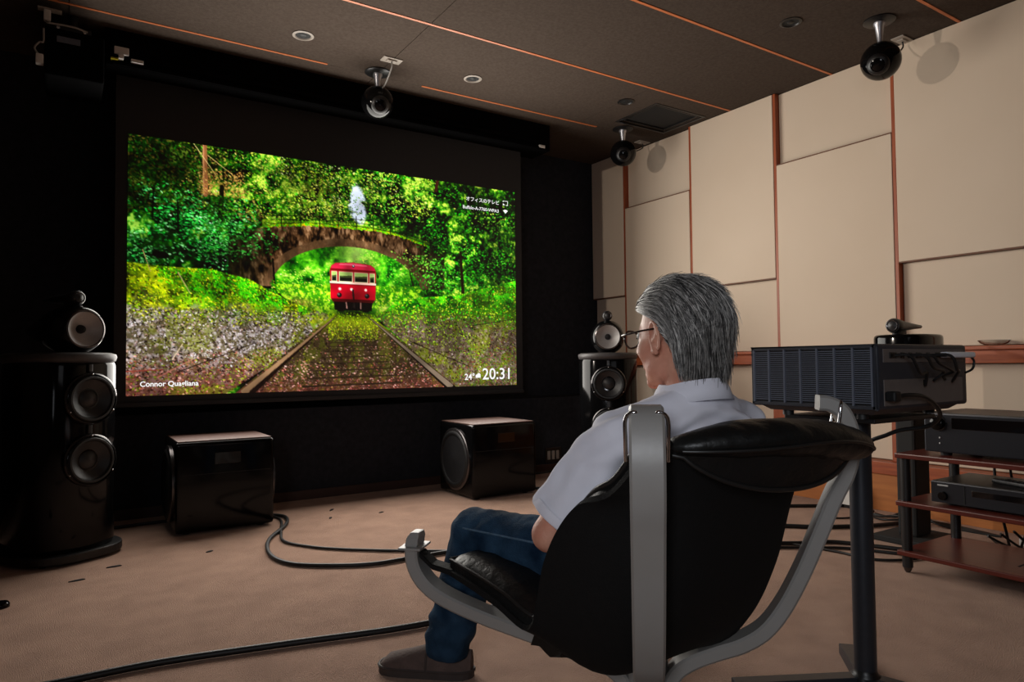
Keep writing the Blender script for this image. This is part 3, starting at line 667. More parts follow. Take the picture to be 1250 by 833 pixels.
# ------------------------------------------------------------------ floor-standing speakers
def oval(w, d, n=40, p=2.3, front=0.0, cy=0.0):
    out = []
    for k in range(n):
        a = 2*pi*k/n; c, s = cos(a), sin(a)
        x = math.copysign(abs(c)**(2/p), c)*w/2; y = math.copysign(abs(s)**(2/p), s)*d/2
        x *= 1+front*(-y/(d/2))
        out.append((x, y+cy))
    return out
def tower(loc, rz, label, glabel):
    t = thing('tower_speaker', label, 'speaker', loc, rz, 'black tower speakers flanking the screen')
    L = dict(local=True)
    MB().prism(oval(0.46, 0.56, 44, 3.0), 0.012, 0.05).build('plinth', SATIN, t, bevel=0.006, **L)
    for sx in (-0.16, 0.16):
        for sy in (-0.19, 0.19): MB().lathe([(0.0, 0), (0.012, 0), (0.02, 0.012), (0, 0.012)], (sx, sy, 0), (0, 0, 1), 12).build('spike', STEEL, t, smooth=True, **L)
    # cabinet: bowed sides, narrower at the rear
    rs = []
    for z, k in ((0.05, 0.97), (0.07, 1), (0.885, 1), (0.90, 0.98)):
        rs.append([(x*k, y*k, z) for x, y in oval(0.40, 0.50, 48, 2.5, 0.10)])
    cab = MB().rings(rs).build('cabinet', GLOSS, t, smooth=True, **L)
    # top plate overhanging
    rs = []
    for z, k in ((0.897, 0.90), (0.905, 0.97), (0.925, 1.0), (0.938, 0.985), (0.946, 0.90)):
        rs.append([(x*k, y*k, z) for x, y in oval(0.42, 0.54, 48, 2.4, 0.05)])
    MB().rings(rs).build('top_plate', PLATE, t, smooth=True, **L)
    for z in (0.735, 0.455):
        y0 = -0.245
        pod = MB().lathe([(r*0.86, h) for r, h in [(0.118, 0.0), (0.135, 0.02), (0.138, 0.04), (0.134, 0.05), (0.126, 0.054), (0.121, 0.05)]], (0, y0+0.02, z), (0, -1, 0), 48).build('woofer', GLOSS, t, smooth=True, **L)
        MB().lathe([(r*0.86, h) for r, h in [(0.1385, 0.040), (0.1375, 0.0465), (0.1335, 0.0505)]], (0, y0+0.02, z), (0, -1, 0), 48).build('trim_ring', STEEL, pod, smooth=True, **L)
        MB().lathe([(r*0.86, h) for r, h in [(0.123, 0.050), (0.116, 0.058), (0.107, 0.058), (0.100, 0.048)]], (0, y0+0.02, z), (0, -1, 0), 48).build('surround', RUBBER, pod, smooth=True, **L)
        MB().lathe([(r*0.86, h) for r, h in [(0.101, 0.048), (0.07, 0.030), (0.05, 0.022), (0.048, 0.024), (0.03, 0.034), (0.0, 0.038)]], (0, y0+0.02, z), (0, -1, 0), 40).build('cone', DRIVER, pod, smooth=True, **L)
        for q in range(3):
            a = pi/2+q*2*pi/3
            MB().ell((0.112*cos(a), y0-0.032, z+0.112*sin(a)), (0.004, 0.003, 0.004), 8).build('bolt', CHROME, pod, smooth=True, **L)
    for za, zb in ((0.575, 0.615), (0.855, 0.892)): MB().box((-0.010, -0.262, za), (0.010, -0.236, zb)).build('spine_bar', SATIN, t, bevel=0.004, **L)
    # midrange head: round at the front, drawn out to a point behind
    hz = 1.055; c = Vector((0, -0.10, hz)); d = Vector((0, -1, 0))
    pr = [(0.0, -0.36), (0.012, -0.345), (0.034, -0.29), (0.062, -0.20), (0.092, -0.11), (0.112, -0.03), (0.118, 0.03), (0.112, 0.075), (0.100, 0.105), (0.092, 0.115), (0.088, 0.117)]
    hd = MB().lathe(pr, c, d, 40).build('midrange_head', GLOSS, t, smooth=True, **L)
    MB().lathe([(0.090, 0.1165), (0.089, 0.124), (0.083, 0.1265), (0.080, 0.121)], c, d, 40).build('rim', STEEL, hd, smooth=True, **L)
    MB().lathe([(0.081, 0.121), (0.060, 0.098), (0.035, 0.082), (0.02, 0.078)], c, d, 36).build('cone', SILVERCONE, hd, smooth=True, **L)
    MB().lathe([(0.021, 0.077), (0.018, 0.092), (0.010, 0.104), (0.0, 0.108)], c, d, 20).build('phase_plug', MATTE, hd, smooth=True, **L)
    MB().rings([[(x, y-0.09, z) for x, y in oval(0.10*k, 0.16*k, 24)] for z, k in ((0.944, 1.1), (0.955, 0.9), (0.975, 0.8))]).build('neck', SATIN, hd, smooth=True, **L)
    # tweeter tube
    c2 = Vector((0, -0.14, hz+0.148))
    tw = MB().lathe([(0.0, -0.26), (0.008, -0.25), (0.014, -0.18), (0.022, -0.07), (0.030, -0.02), (0.034, 0.0), (0.034, 0.018), (0.030, 0.026), (0.026, 0.028)], c2, d, 28).build('tweeter_tube', SATIN, t, smooth=True, **L)
    MB().lathe([(0.0265, 0.028), (0.024, 0.033), (0.020, 0.030)], c2, d, 24).build('rim', STEEL, tw, smooth=True, **L)
    MB().lathe([(0.021, 0.030), (0.012, 0.036), (0.0, 0.038)], c2, d, 20).build('grille', DRIVER, tw, smooth=True, **L)
    MB().rings([[(x, y-0.10, z) for x, y in oval(0.035, 0.09, 20)] for z in (hz+0.10, hz+0.125)]).build('saddle', RUBBER, tw, smooth=True, **L)
    return t
tower((-0.03, 3.92, 0), R(30), 'black gloss tower speaker at the left end of the screen', 0)
tower((3.26, 3.76, 0), R(-40), 'black gloss tower speaker in the far right corner behind the man', 0)

# ------------------------------------------------------------------ subwoofers
def subwoofer(x0, y0, label):
    w, d, h = 0.495, 0.47, 0.488
    t = thing('subwoofer', label, 'subwoofer', (x0+w/2, y0+d/2, 0), 0, 'black cube subwoofers under the screen')
    x1, y1 = x0+w, y0+d
    cab = MB().box((x0, y0, 0.012), (x1, y1, h-0.006)).build('cabinet', GLOSS, t, bevel=0.022, seg=4, smooth=True)
    MB().box((x0+0.012, y0+0.012, h-0.007), (x1-0.012, y1-0.012, h)).build('top_panel', BROWNTOP, t, bevel=0.005)
    for sx, x in ((-1, x0), (1, x1)):
        yc, zc = (y0+y1)/2, 0.245
        dr = MB().lathe([(0.205, -0.004), (0.206, 0.010), (0.198, 0.016), (0.188, 0.016)], (x, yc, zc), (sx, 0, 0), 52).build('driver', STEEL, t, smooth=True)
        MB().lathe([(0.189, 0.015), (0.178, 0.022), (0.165, 0.022), (0.155, 0.014)], (x, yc, zc), (sx, 0, 0), 52).build('surround', RUBBER, dr, smooth=True)
        MB().lathe([(0.156, 0.014), (0.10, 0.008), (0.05, 0.012), (0.0, 0.016)], (x, yc, zc), (sx, 0, 0), 44).build('cone', DRIVER, dr, smooth=True)
    MB().box((x0+0.19, y0-0.002, 0.36), (x0+0.32, y0+0.002, 0.42)).build('display', DISPLAY, t, bevel=0.0008)
    MB().box((x0+0.02, y0-0.0008, 0.31), (x1-0.02, y0+0.001, 0.313)).build('seam', MATTE, t)
    for sx in (0.06, w-0.06):
        for sy in (0.06, d-0.06): MB().lathe([(0.0, 0), (0.02, 0), (0.022, 0.014), (0, 0.014)], (x0+sx, y0+sy, 0), (0, 0, 1), 14).build('foot', RUBBER, t, smooth=True)
subwoofer(0.482, 3.93, 'black cube subwoofer beside the left tower, cable at its foot')
subwoofer(2.197, 3.852, 'black cube subwoofer beyond the man\'s knee, round driver facing left')

# wall outlet on the black wall
t = thing('wall_outlet', 'black three-gang wall outlet low on the black wall', 'outlet', (3.36, 4.55, 0.13))
MB().box((3.27, 4.55, 0.07), (3.43, 4.56, 0.19)).build('plate', SATIN, t, bevel=0.003)
for k in range(3): MB().box((3.29+k*0.043, 4.545, 0.095), (3.318+k*0.043, 4.551, 0.165)).build('socket', CREAMP, t, bevel=0.002)

# ------------------------------------------------------------------ cables on the floor
def cable(pts, r, label, group='black cables on the carpet', m=None):
    z = r+0.001
    p = spline([(q[0], q[1], z if len(q) < 3 else q[2]) for q in pts], 8)
    return tag(MB().tube(p, r, 8).build('floor_cable', m or CABLE, smooth=True), label, 'cable', group)
cable([(1.02, 4.15), (1.07, 4.05), (1.02, 3.85), (0.86, 3.56), (0.80, 3.28), (0.84, 3.08), (0.98, 2.95), (1.14, 2.87), (1.34, 2.86), (1.62, 2.82), (1.95, 2.56), (2.20, 2.42), (2.60, 2.24), (2.95, 2.02), (3.10, 1.93), (3.28, 1.58), (3.45, 1.50), (3.6, 1.45)], 0.0095, 'thick black cable looping from the left subwoofer past the chair')
cable([(1.00, 4.2), (1.03, 4.0), (0.96, 3.72), (0.92, 3.50), (1.0, 3.32), (1.12, 3.18), (1.33, 3.00), (1.65, 2.76), (1.92, 2.48), (2.15, 2.36), (2.58, 2.18), (2.92, 1.95), (3.05, 1.84), (3.15, 1.66), (3.24, 1.57)], 0.007, 'thin black cable running beside the looped cable on the carpet')
cable([(-0.15, 2.30), (0.01, 2.29), (0.252, 2.276), (0.587, 2.204), (0.976, 2.115), (1.3, 2.12), (1.7, 2.30), (2.0, 2.50), (2.45, 2.55), (2.80, 2.46), (3.12, 2.32), (3.30, 2.16), (3.55, 2.02), (3.75, 1.96)], 0.011, 'single black cable crossing the near carpet towards the slipper')
cable([(0.10, 4.36), (0.22, 4.33), (0.36, 4.34), (0.50, 4.34)], 0.008, 'black cable between the left tower and the left subwoofer')
cable([(2.69, 4.02), (2.85, 3.86), (2.95, 3.72), (3.1, 3.6)], 0.009, 'black cable from the right subwoofer towards the right tower')
cable([(2.6, 4.5), (2.9, 4.48), (3.2, 4.49), (3.5, 4.5)], 0.008, 'black cable along the foot of the black wall')
for i, (x, y, a) in enumerate(((0.581, 3.541, 0.3), (1.285, 3.908, 1.0), (1.583, 3.882, 0.2), (0.19, 3.52, 0.0), (0.05, 3.38, 0.1), (1.36, 4.12, 0.8))):
    s = 0.018 if i < 3 else 0.03
    c, si = cos(a), sin(a)
    pts = [(-s, -0.006), (s*0.2, -0.009), (s, -0.003), (s*0.7, 0.008), (-s*0.3, 0.005)]
    lb = ['dark scrap on the carpet in front of the left subwoofer', 'dark scrap on the open carpet between the subwoofers', 'dark scrap on the carpet nearer the right subwoofer', 'dark scrap at the right of the left tower plinth', 'dark scrap in front of the left tower plinth', 'dark scrap on the carpet close to the black wall'][i]
    tag(MB().prism([(x+px*c-py*si, y+px*si+py*c) for px, py in pts], 0.0, 0.004).build('carpet_scrap', MATTE), lb, 'scrap', 'dark scraps on the carpet')

ORD4 = ('leftmost', 'second from left', 'third from left', 'rightmost')
ORD7 = ('first', 'second', 'third', 'fourth', 'fifth', 'sixth', 'seventh')
# ------------------------------------------------------------------ projector on its stand
t = thing('projector_stand', 'dark metal post stand carrying the charcoal projector', 'stand', (1.785, 1.045, 0))
MB().lathe([(0.0, 0.03), (0.028, 0.03), (0.028, 0.72), (0.0, 0.72)], (1.785, 1.045, 0), (0, 0, 1), 28).build('post', POST, t, smooth=True)
MB().lathe([(0.0, 0.02), (0.04, 0.02), (0.04, 0.04), (0.03, 0.05), (0.028, 0.06)], (1.785, 1.045, 0), (0, 0, 1), 28).build('collar', SATIN, t, smooth=True)
for dx, dy in ((-0.30, 0.185), (0.165, 0.155), (0.10, -0.27), (-0.165, -0.20)):
    a = Vector((1.785, 1.045, 0)); b = a+Vector((dx, dy, 0)); s = Vector((-dy, dx, 0)).normalized()*0.02
    MB().rings([[p-s+Vector((0, 0, 0.006)), p+s+Vector((0, 0, 0.006)), p+s+Vector((0, 0, h)), p-s+Vector((0, 0, h))] for p, h in ((a, 0.045), (b, 0.036))]).build('base_leg', POST, t, bevel=0.003)
    MB().lathe([(0.0, 0), (0.015, 0), (0.015, 0.008), (0, 0.008)], (b.x-dx*0.06, b.y-dy*0.06, 0), (0, 0, 1), 12).build('foot', RUBBER, t, smooth=True)
MB().box((1.64, 0.92, 0.72), (1.93, 1.17, 0.732)).build('tray', SATIN, t, bevel=0.003)
X0, X1, Y0, Y1, Z0, Z1 = 1.566, 2.003, 0.873, 1.217, 0.757, 0.913
t = thing('projector', 'charcoal projector with a louvred side standing on a post', 'projector', (1.785, 1.045, 0.732))
bd = MB().box((X0+0.006, Y0, Z0), (X1, Y1, Z1)).build('body', PROJ, t, bevel=0.010, seg=3, smooth=True)
MB().add([(X0+0.04, Y0+0.03, 0.745), (X1-0.04, Y0+0.03, 0.745), (X1-0.04, Y1-0.03, 0.745), (X0+0.04, Y1-0.03, 0.745), (X0+0.02, Y0+0.012, Z0+0.002), (X1-0.02, Y0+0.012, Z0+0.002), (X1-0.02, Y1-0.012, Z0+0.002), (X0+0.02, Y1-0.012, Z0+0.002)], [(3,2,1,0),(4,5,6,7),(0,1,5,4),(1,2,6,5),(2,3,7,6),(3,0,4,7)]).build('underside', PROJ, t, bevel=0.002)
for sx in (X0+0.06, X1-0.06):
    for sy in (Y0+0.07, Y1-0.07): MB().lathe([(0.0, 0.732), (0.014, 0.732), (0.014, 0.747), (0, 0.747)], (sx, sy, 0), (0, 0, 1), 14).build('foot', RUBBER, t, smooth=True)
gr = MB().box((X0+0.0035, Y0+0.012, Z0+0.012), (X0+0.007, Y1-0.012, Z1-0.010)).build('grille_back', MATTE, t)
n = 25
for k in range(n):
    z = Z0+0.015+(Z1-Z0-0.028)*(k+0.5)/n
    MB().box((X0-0.001, Y0+0.010, z-0.0011), (X0+0.006, Y1-0.010, z+0.0011)).build('slat', PROJR, gr)
for k in range(8):
    y = Y0+0.010+(Y1-Y0-0.020)*k/7
    MB().box((X0-0.0016, y-0.0022, Z0+0.010), (X0+0.006, y+0.0022, Z1-0.008)).build('rib', PROJR, gr)
MB().box((X0, Y0+0.002, Z1-0.011), (X0+0.006, Y1-0.002, Z1-0.002)).box((X0, Y0+0.002, Z0+0.002), (X0+0.006, Y1-0.002, Z0+0.012)).box((X0, Y0+0.002, Z0+0.002), (X0+0.006, Y0+0.011, Z1-0.002)).box((X0, Y1-0.011, Z0+0.002), (X0+0.006, Y1-0.002, Z1-0.002)).build('grille_frame', PROJ, t, bevel=0.002)
MB().box((X0+0.03, Y0-0.002, Z0+0.010), (X1-0.03, Y0+0.002, Z0+0.072)).build('connector_plate', PROJB, t, bevel=0.001)
MB().box((X0+0.03, Y0-0.0015, Z0+0.112), (X1-0.02, Y0+0.002, Z1-0.012)).build('port_plate', PROJB, t, bevel=0.001)
for k, (a, b_) in enumerate(((0.055, 0.085), (0.105, 0.12), (0.14, 0.155), (0.175, 0.20), (0.225, 0.24), (0.27, 0.30), (0.33, 0.345))):
    MB().box((X0+a, Y0-0.004, Z0+0.122), (X0+b_, Y0-0.001, Z0+0.136)).build('port', SATIN, t, bevel=0.001)
MB().lathe([(0.0, 0.0), (0.045, 0.0), (0.05, 0.012), (0.05, 0.03), (0.042, 0.035), (0.03, 0.022), (0, 0.02)], (1.785, Y1-0.004, 0.835), (0, 1, 0), 32).build('lens', DISPLAY, t, smooth=True)
# power lead of the projector
t = thing('power_lead', 'black power lead plugged into the back of the projector', 'cable', (1.62, 0.86, 0.79))
MB().box((1.594, 0.845, 0.778), (1.622, 0.8705, 0.802)).build('plug', RUBBER, t, bevel=0.005)
MB().tube(spline([(1.616, 0.855, 0.79), (1.66, 0.845, 0.792), (1.72, 0.845, 0.786), (1.78, 0.85, 0.765), (1.825, 0.86, 0.735), (1.845, 0.90, 0.705), (1.835, 0.99, 0.68), (1.828, 1.08, 0.60), (1.822, 1.085, 0.30), (1.822, 1.09, 0.07)], 8), 0.0055, 8).build('lead', CABLE, t, smooth=True)
for k, (zz, dx, yy) in enumerate(((0.045, 0.0, 0.838), (0.02, 0.03, 0.832), (0.0, 0.055, 0.842), (0.03, 0.01, 0.826))):
    tag(MB().tube(spline([(X0+0.07+k*0.055, 0.866, 0.886), (X0+0.085+k*0.055, yy, 0.884), (X0+0.12+k*0.05, yy-0.004, 0.865-zz*0.5), (X0+0.17+k*0.04+dx, yy+0.006, 0.845), (X0+0.19+k*0.045, 0.858, 0.835-zz*0.5), (X0+0.20+k*0.05, 0.864, 0.825)], 6), 0.0035, 7).build('signal_cable', CABLE, smooth=True), ORD4[k]+' thin black signal cable plugged into the projector back', 'cable', 'signal cables behind the projector')
t = thing('streaming_stick', 'pale grey streaming stick plugged into the projector back', 'dongle', (1.90, 0.85, 0.886))
MB().box((1.835, 0.842, 0.879), (1.985, 0.862, 0.894)).build('stick', GREYP, t, bevel=0.006, seg=3, smooth=True)
MB().box((1.825, 0.845, 0.882), (1.836, 0.866, 0.891)).build('plug', SATIN, t, bevel=0.001)
MB().tube(spline([(1.978, 0.852, 0.882), (1.99, 0.85, 0.87), (1.985, 0.852, 0.85), (1.96, 0.858, 0.84)], 6), 0.003, 7).build('lead', CABLE, t, smooth=True)

# ------------------------------------------------------------------ compact speaker on its stand by the wall
sx, sy = 3.47, 1.765
t = thing('speaker_stand', 'black column stand behind the equipment rack', 'stand', (sx, sy, 0))
MB().box((sx-0.15, sy-0.13, 0), (sx+0.15, sy+0.13, 0.03)).build('base', MATTE, t, bevel=0.006)
MB().box((sx-0.07, sy-0.045, 0.03), (sx+0.07, sy+0.045, 0.64)).build('column', MATTE, t, bevel=0.012)
MB().box((sx-0.12, sy-0.10, 0.64), (sx+0.12, sy+0.10, 0.655)).build('top_plate', SATIN, t, bevel=0.003)
t = thing('compact_speaker', 'black compact speaker with tube tweeter, seen above the projector', 'speaker', (sx, sy, 0.655), R(-90))
L = dict(local=True)
MB().rings([[(x*k, y*k, z) for x, y in oval(0.25, 0.36, 40, 2.6, 0.06)] for z, k in ((0.0, 0.97), (0.012, 1.0), (0.325, 1.0), (0.335, 0.985), (0.342, 0.93))]).build('cabinet', GLOSS, t, smooth=True, **L)
pr = MB().lathe([(0.082, 0.0), (0.084, 0.014), (0.076, 0.018), (0.070, 0.014)], (0, -0.172, 0.15), (0, -1, 0), 36).build('driver', STEEL, t, smooth=True, **L)
MB().lathe([(0.071, 0.014), (0.04, 0.002), (0.018, -0.002), (0.012, 0.008), (0.0, 0.012)], (0, -0.172, 0.15), (0, -1, 0), 32).build('cone', SILVERCONE, pr, smooth=True, **L)
c2 = Vector((0, -0.12, 0.385)); d = Vector((0, -1, 0))
tw = MB().lathe([(0.0, -0.24), (0.008, -0.23), (0.014, -0.16), (0.024, -0.06), (0.033, -0.01), (0.036, 0.02), (0.033, 0.03), (0.028, 0.032)], c2, d, 28).build('tweeter_tube', SATIN, t, smooth=True, **L)
MB().lathe([(0.0285, 0.032), (0.026, 0.037), (0.021, 0.034)], c2, d, 24).build('rim', STEEL, tw, smooth=True, **L)
MB().lathe([(0.022, 0.034), (0.012, 0.04), (0.0, 0.042)], c2, d, 20).build('grille', DRIVER, tw, smooth=True, **L)
MB().rings([[(x, y-0.09, z) for x, y in oval(0.04, 0.10, 20)] for z in (0.338, 0.362)]).build('saddle', RUBBER, tw, smooth=True, **L)

# ------------------------------------------------------------------ equipment rack
rx0, rx1, ry0, ry1 = 2.89, 3.33, 0.42, 1.545
t = thing('equipment_rack', 'open rack with dark cherry shelves and black posts by the cream wall', 'rack', ((rx0+rx1)/2, (ry0+ry1)/2, 0))
for z in (0.082, 0.284, 0.480):
    sh = MB().box((rx0, ry0, z-0.010), (rx1, ry1, z+0.010)).build('shelf', CHERRY, t, bevel=0.004)
    if z < 0.1:
        for y in (1.16, 1.05, 0.94):
            MB().box((3.02, y-0.004, z+0.0095), (3.16, y+0.004, z+0.0108)).build('slot', MATTE, sh)
for (x, y) in ((2.925, 1.52), (rx1-0.035, 1.50), (2.925, 0.445), (rx1-0.035, 0.445)):
    for (za, zb) in ((0.022, 0.072), (0.092, 0.274), (0.294, 0.470)):
        MB().lathe([(0.0, za), (0.020, za), (0.020, zb), (0.0, zb)], (x, y, 0), (0, 0, 1), 20).build('post', SATIN, t, smooth=True)
    MB().lathe([(0.0, 0), (0.008, 0), (0.014, 0.010), (0.018, 0.024), (0, 0.024)], (x, y, 0), (0, 0, 1), 16).build('spike', STEEL, t, smooth=True)
# amplifier
ax0, ax1, ay0, ay1, az0, az1 = 2.945, 3.30, 1.005, 1.45, 0.508, 0.662
t = thing('amplifier', 'black receiver with a wide display on the top rack shelf', 'receiver', ((ax0+ax1)/2, (ay0+ay1)/2, 0.49))
MB().box((ax0+0.012, ay0, az0), (ax1, ay1, az1)).build('case', SATIN, t, bevel=0.004)
MB().box((ax0, ay0, az0-0.004), (ax0+0.014, ay1, az1-0.002)).build('front_panel', BRUSHBLACK, t, bevel=0.006)
MB().box((ax0-0.002, ay0+0.05, az1-0.062), (ax0+0.002, ay1-0.105, az1-0.018)).build('display', DISPLAY, t, bevel=0.001)
kb = MB().lathe([(0.0, 0.022), (0.022, 0.022), (0.026, 0.018), (0.027, 0.0)], (ax0, ay1-0.055, az1-0.042), (-1, 0, 0), 28).build('volume_knob', GLOSS, t, smooth=True)
MB().lathe([(0.031, 0.0), (0.031, 0.004), (0.027, 0.004)], (ax0, ay1-0.055, az1-0.042), (-1, 0, 0), 28).build('knob_ring', STEEL, kb, smooth=True)
for k in range(2): MB().ell((ax0-0.001, ay1-0.06, az0+0.032+k*0.022), (0.003, 0.004, 0.004), 8).build('button', PRINT, t, smooth=True)
for x in (ax0+0.05, ax1-0.05):
    for y in (ay0+0.06, ay1-0.06): MB().lathe([(0.0, 0.49), (0.02, 0.49), (0.022, az0+0.001), (0, az0+0.001)], (x, y, 0), (0, 0, 1), 16).build('foot', RUBBER, t, smooth=True)
# player
px0, px1, py0, py1, pz0, pz1 = 2.945, 3.27, 0.995, 1.43, 0.306, 0.388
t = thing('disc_player', 'slim black disc player on the middle rack shelf', 'player', ((px0+px1)/2, (py0+py1)/2, 0.294))
MB().box((px0+0.008, py0, pz0), (px1, py1, pz1)).build('case', SATIN, t, bevel=0.003)
MB().box((px0, py0, pz0-0.003), (px0+0.010, py1, pz1-0.002)).build('front_panel', BRUSHBLACK, t, bevel=0.003)
MB().box((px0-0.002, py0+0.03, pz1-0.045), (px0+0.002, py1-0.15, pz1-0.022)).build('display', DISPLAY, t, bevel=0.001)
MB().box((px0-0.002, py1-0.125, pz0+0.004), (px0+0.001, py1-0.121, pz1-0.006)).build('panel_groove', MATTE, t)
MB().lathe([(0.0, 0.010), (0.016, 0.010), (0.018, 0.0)], (px0, py1-0.045, pz0+0.025), (-1, 0, 0), 22).build('dial', GLOSS, t, smooth=True)
MB().box((px0-0.0012, py1-0.065, pz1-0.018), (px0, py1-0.025, pz1-0.012)).build('badge', PRINT, t)
for x in (px0+0.05, px1-0.05):
    for y in (py0+0.06, py1-0.06): MB().lathe([(0.0, 0.294), (0.018, 0.294), (0.018, pz0+0.001), (0, pz0+0.001)], (x, y, 0), (0, 0, 1), 14).build('foot', RUBBER, t, smooth=True)
t = thing('remote_control', 'black remote control lying on the slim player', 'remote', (3.05, 1.16, pz1), R(70))
MB().box((-0.10, -0.022, 0.0), (0.10, 0.022, 0.018)).build('body', SATIN, t, bevel=0.007, local=True)
for i in range(6):
    for j in range(3): MB().box((-0.075+i*0.024, -0.013+j*0.010, 0.0175), (-0.062+i*0.024, -0.007+j*0.010, 0.020)).build('button', PRINT if (i == 0) else RUBBER, t, local=True)
# cables behind the rack
cable([(3.36, 1.42, 0.62), (3.42, 1.40, 0.5), (3.40, 1.38, 0.3), (3.44, 1.36, 0.1), (3.55, 1.40, 0.012), (3.75, 1.55, 0.012)], 0.006, 'black cable hanging behind the rack, leftmost of the bunch', 'black cables hanging behind the rack')
for k in range(7):
    y = 1.30-k*0.055
    cable([(3.335, y, 0.60), (3.37, y+0.01, 0.52), (3.40, y+0.02*(-1)**k, 0.36), (3.42, y+0.03*(k % 3-1), 0.2), (3.47+0.03*(k % 2), y+0.02, 0.05), (3.60, y+0.06*(k % 3), 0.012)], 0.0055, ORD7[k]+' black cable from the left in the bunch hanging behind the rack', 'black cables hanging behind the rack')
for k in range(4):
    cable([(3.40, 1.42-k*0.05, 0.10+0.02*k), (3.48, 1.36-k*0.05, 0.05), (3.52, 1.25-k*0.03, 0.03), (3.44, 1.12, 0.03+0.02*k), (3.50, 1.0, 0.10)], 0.0055, ORD7[k]+' black cable of the coil lying on the floor behind the rack', 'black cables hanging behind the rack')
# floor cables at the right
cable([(3.12, 3.50), (2.95, 3.2), (3.1, 2.93), (3.50, 2.67), (3.75, 2.50), (3.90, 2.40)], 0.010, 'black cable along the wooden skirting, farthest back on the right')
cable([(2.75, 2.38), (2.88, 2.12), (2.95, 1.86), (2.96, 1.70), (3.06, 1.61), (3.2, 1.57)], 0.006, 'thin black cable nearest the rack foot')
cable([(3.72, 2.35), (3.62, 2.36), (3.58, 2.25), (3.68, 2.20), (3.80, 2.24), (3.92, 2.22)], 0.005, 'thin black cable curled below the small white box')
for k in range(4):
    cable([(3.86, 2.30-k*0.04), (3.78+0.03*k, 2.16-k*0.03), (3.70+0.05*k, 2.03-0.03*k, 0.02+0.02*k), (3.80, 1.90-0.02*k, 0.03), (3.90-0.02*k, 1.74), (3.85, 1.55)], 0.0055, ORD7[k]+' black cable from the far end of the tangle by the skirting', 'cables tangled by the skirting')
cable([(3.97, 2.10, 0.13), (3.90, 2.05, 0.17), (3.82, 1.98, 0.09), (3.74, 1.92, 0.01)], 0.006, 'black cable arching up to the skirting behind the post', 'cables tangled by the skirting')
t = thing('wall_box', 'small white and black connection box standing by the skirting', 'box', (3.93, 2.38, 0))
MB().box((3.90, 2.33, 0), (3.985, 2.43, 0.15)).build('shell', SATIN, t, bevel=0.004)
MB().box((3.905, 2.326, 0.012), (3.98, 2.331, 0.138)).build('face_plate', WHITEP, t, bevel=0.002)
MB().box((3.896, 2.345, 0.02), (3.901, 2.415, 0.13)).build('side_plate', WHITEP, t, bevel=0.002)
for k in range(2): MB().ell((3.943, 2.3255, 0.04+k*0.07), (0.006, 0.002, 0.006), 8).build('screw', STEEL, t, smooth=True)
t = thing('power_strip', 'white power strip on the floor behind the rack', 'power strip', (3.75, 1.28, 0), R(75))
MB().box((-0.16, -0.03, 0), (0.16, 0.03, 0.035)).build('body', WHITEP, t, bevel=0.006, local=True)
for k in range(4): MB().box((-0.13+k*0.07, -0.015, 0.034), (-0.10+k*0.07, 0.015, 0.037)).build('socket', CREAMP, t, bevel=0.001, local=True)
t = thing('glass_dish', 'small clear glass dish on the wooden wall ledge', 'dish', (4.02, 1.62, 0.945))
MB().lathe([(0.0, 0.001), (0.035, 0.001), (0.06, 0.012), (0.072, 0.026), (0.069, 0.027), (0.057, 0.015), (0.034, 0.005), (0.0, 0.005)], (4.02, 1.62, 0.945), (0, 0, 1), 28).build('bowl', GLASS, t, smooth=True)
MB().lathe([(0.0715, 0.0262), (0.0735, 0.0275), (0.0705, 0.029), (0.0685, 0.0272)], (4.02, 1.62, 0.945), (0, 0, 1), 28).build('rim', GLASS, t, smooth=True)
t = thing('dark_foot', 'shiny dark foot of something standing at the left edge of the view', 'foot', (-0.21, 3.19, 0))
MB().rings([[(-0.21+x*k, 3.17+y*k, z) for x, y in oval(0.10, 0.07, 20)] for z, k in ((0, 1), (0.012, 1.0), (0.018, 0.9))]).build('pad', GLOSS, t, smooth=True)
MB().lathe([(0.0, 0.017), (0.014, 0.017), (0.012, 0.05), (0, 0.05)], (-0.235, 3.17, 0), (0, 0, 1), 14).build('stem', SATIN, t, smooth=True)

# ------------------------------------------------------------------ lounge chair
HX, HY = 1.185, 1.24
ch = thing('lounge_chair', 'black leather sling lounge chair on a bent grey frame', 'chair', (HX, HY, 0))
def arm(dx, dy, prof):
    d = Vector((dx, dy, 0)).normalized(); tg = Vector((-d.y, d.x, 0))
    P = spline([Vector((HX, HY, 0))+d*r+Vector((0, 0, z)) for r, z in prof], 6)
    nd = []
    for i in range(len(P)):
        tt = (P[min(i+1, len(P)-1)]-P[max(i-1, 0)]).normalized(); nd.append(tt.cross(tg))
    return MB().strip(P, [tg]*len(P), nd, 0.064, 0.034).build('frame_arm', GREYPAINT, ch, smooth=True, sharp=25), P
REAR = [(0.396, 0.779), (0.420, 0.776), (0.445, 0.758), (0.461, 0.715), (0.462, 0.67), (0.450, 0.62), (0.424, 0.565), (0.390, 0.480), (0.352, 0.390), (0.312, 0.312), (0.270, 0.255), (0.22, 0.220), (0.167, 0.198), (0.11, 0.172), (0.07, 0.142), (0.055, 0.105), (0.07, 0.065), (0.12, 0.03), (0.22, 0.02), (0.30, 0.018)]
FRONT = [(0.592, 0.405), (0.588, 0.36), (0.562, 0.315), (0.51, 0.278), (0.41, 0.240), (0.28, 0.203), (0.18, 0.172), (0.11, 0.150), (0.07, 0.126), (0.055, 0.10), (0.07, 0.06), (0.12, 0.03), (0.22, 0.02), (0.30, 0.018)]
tips = {}
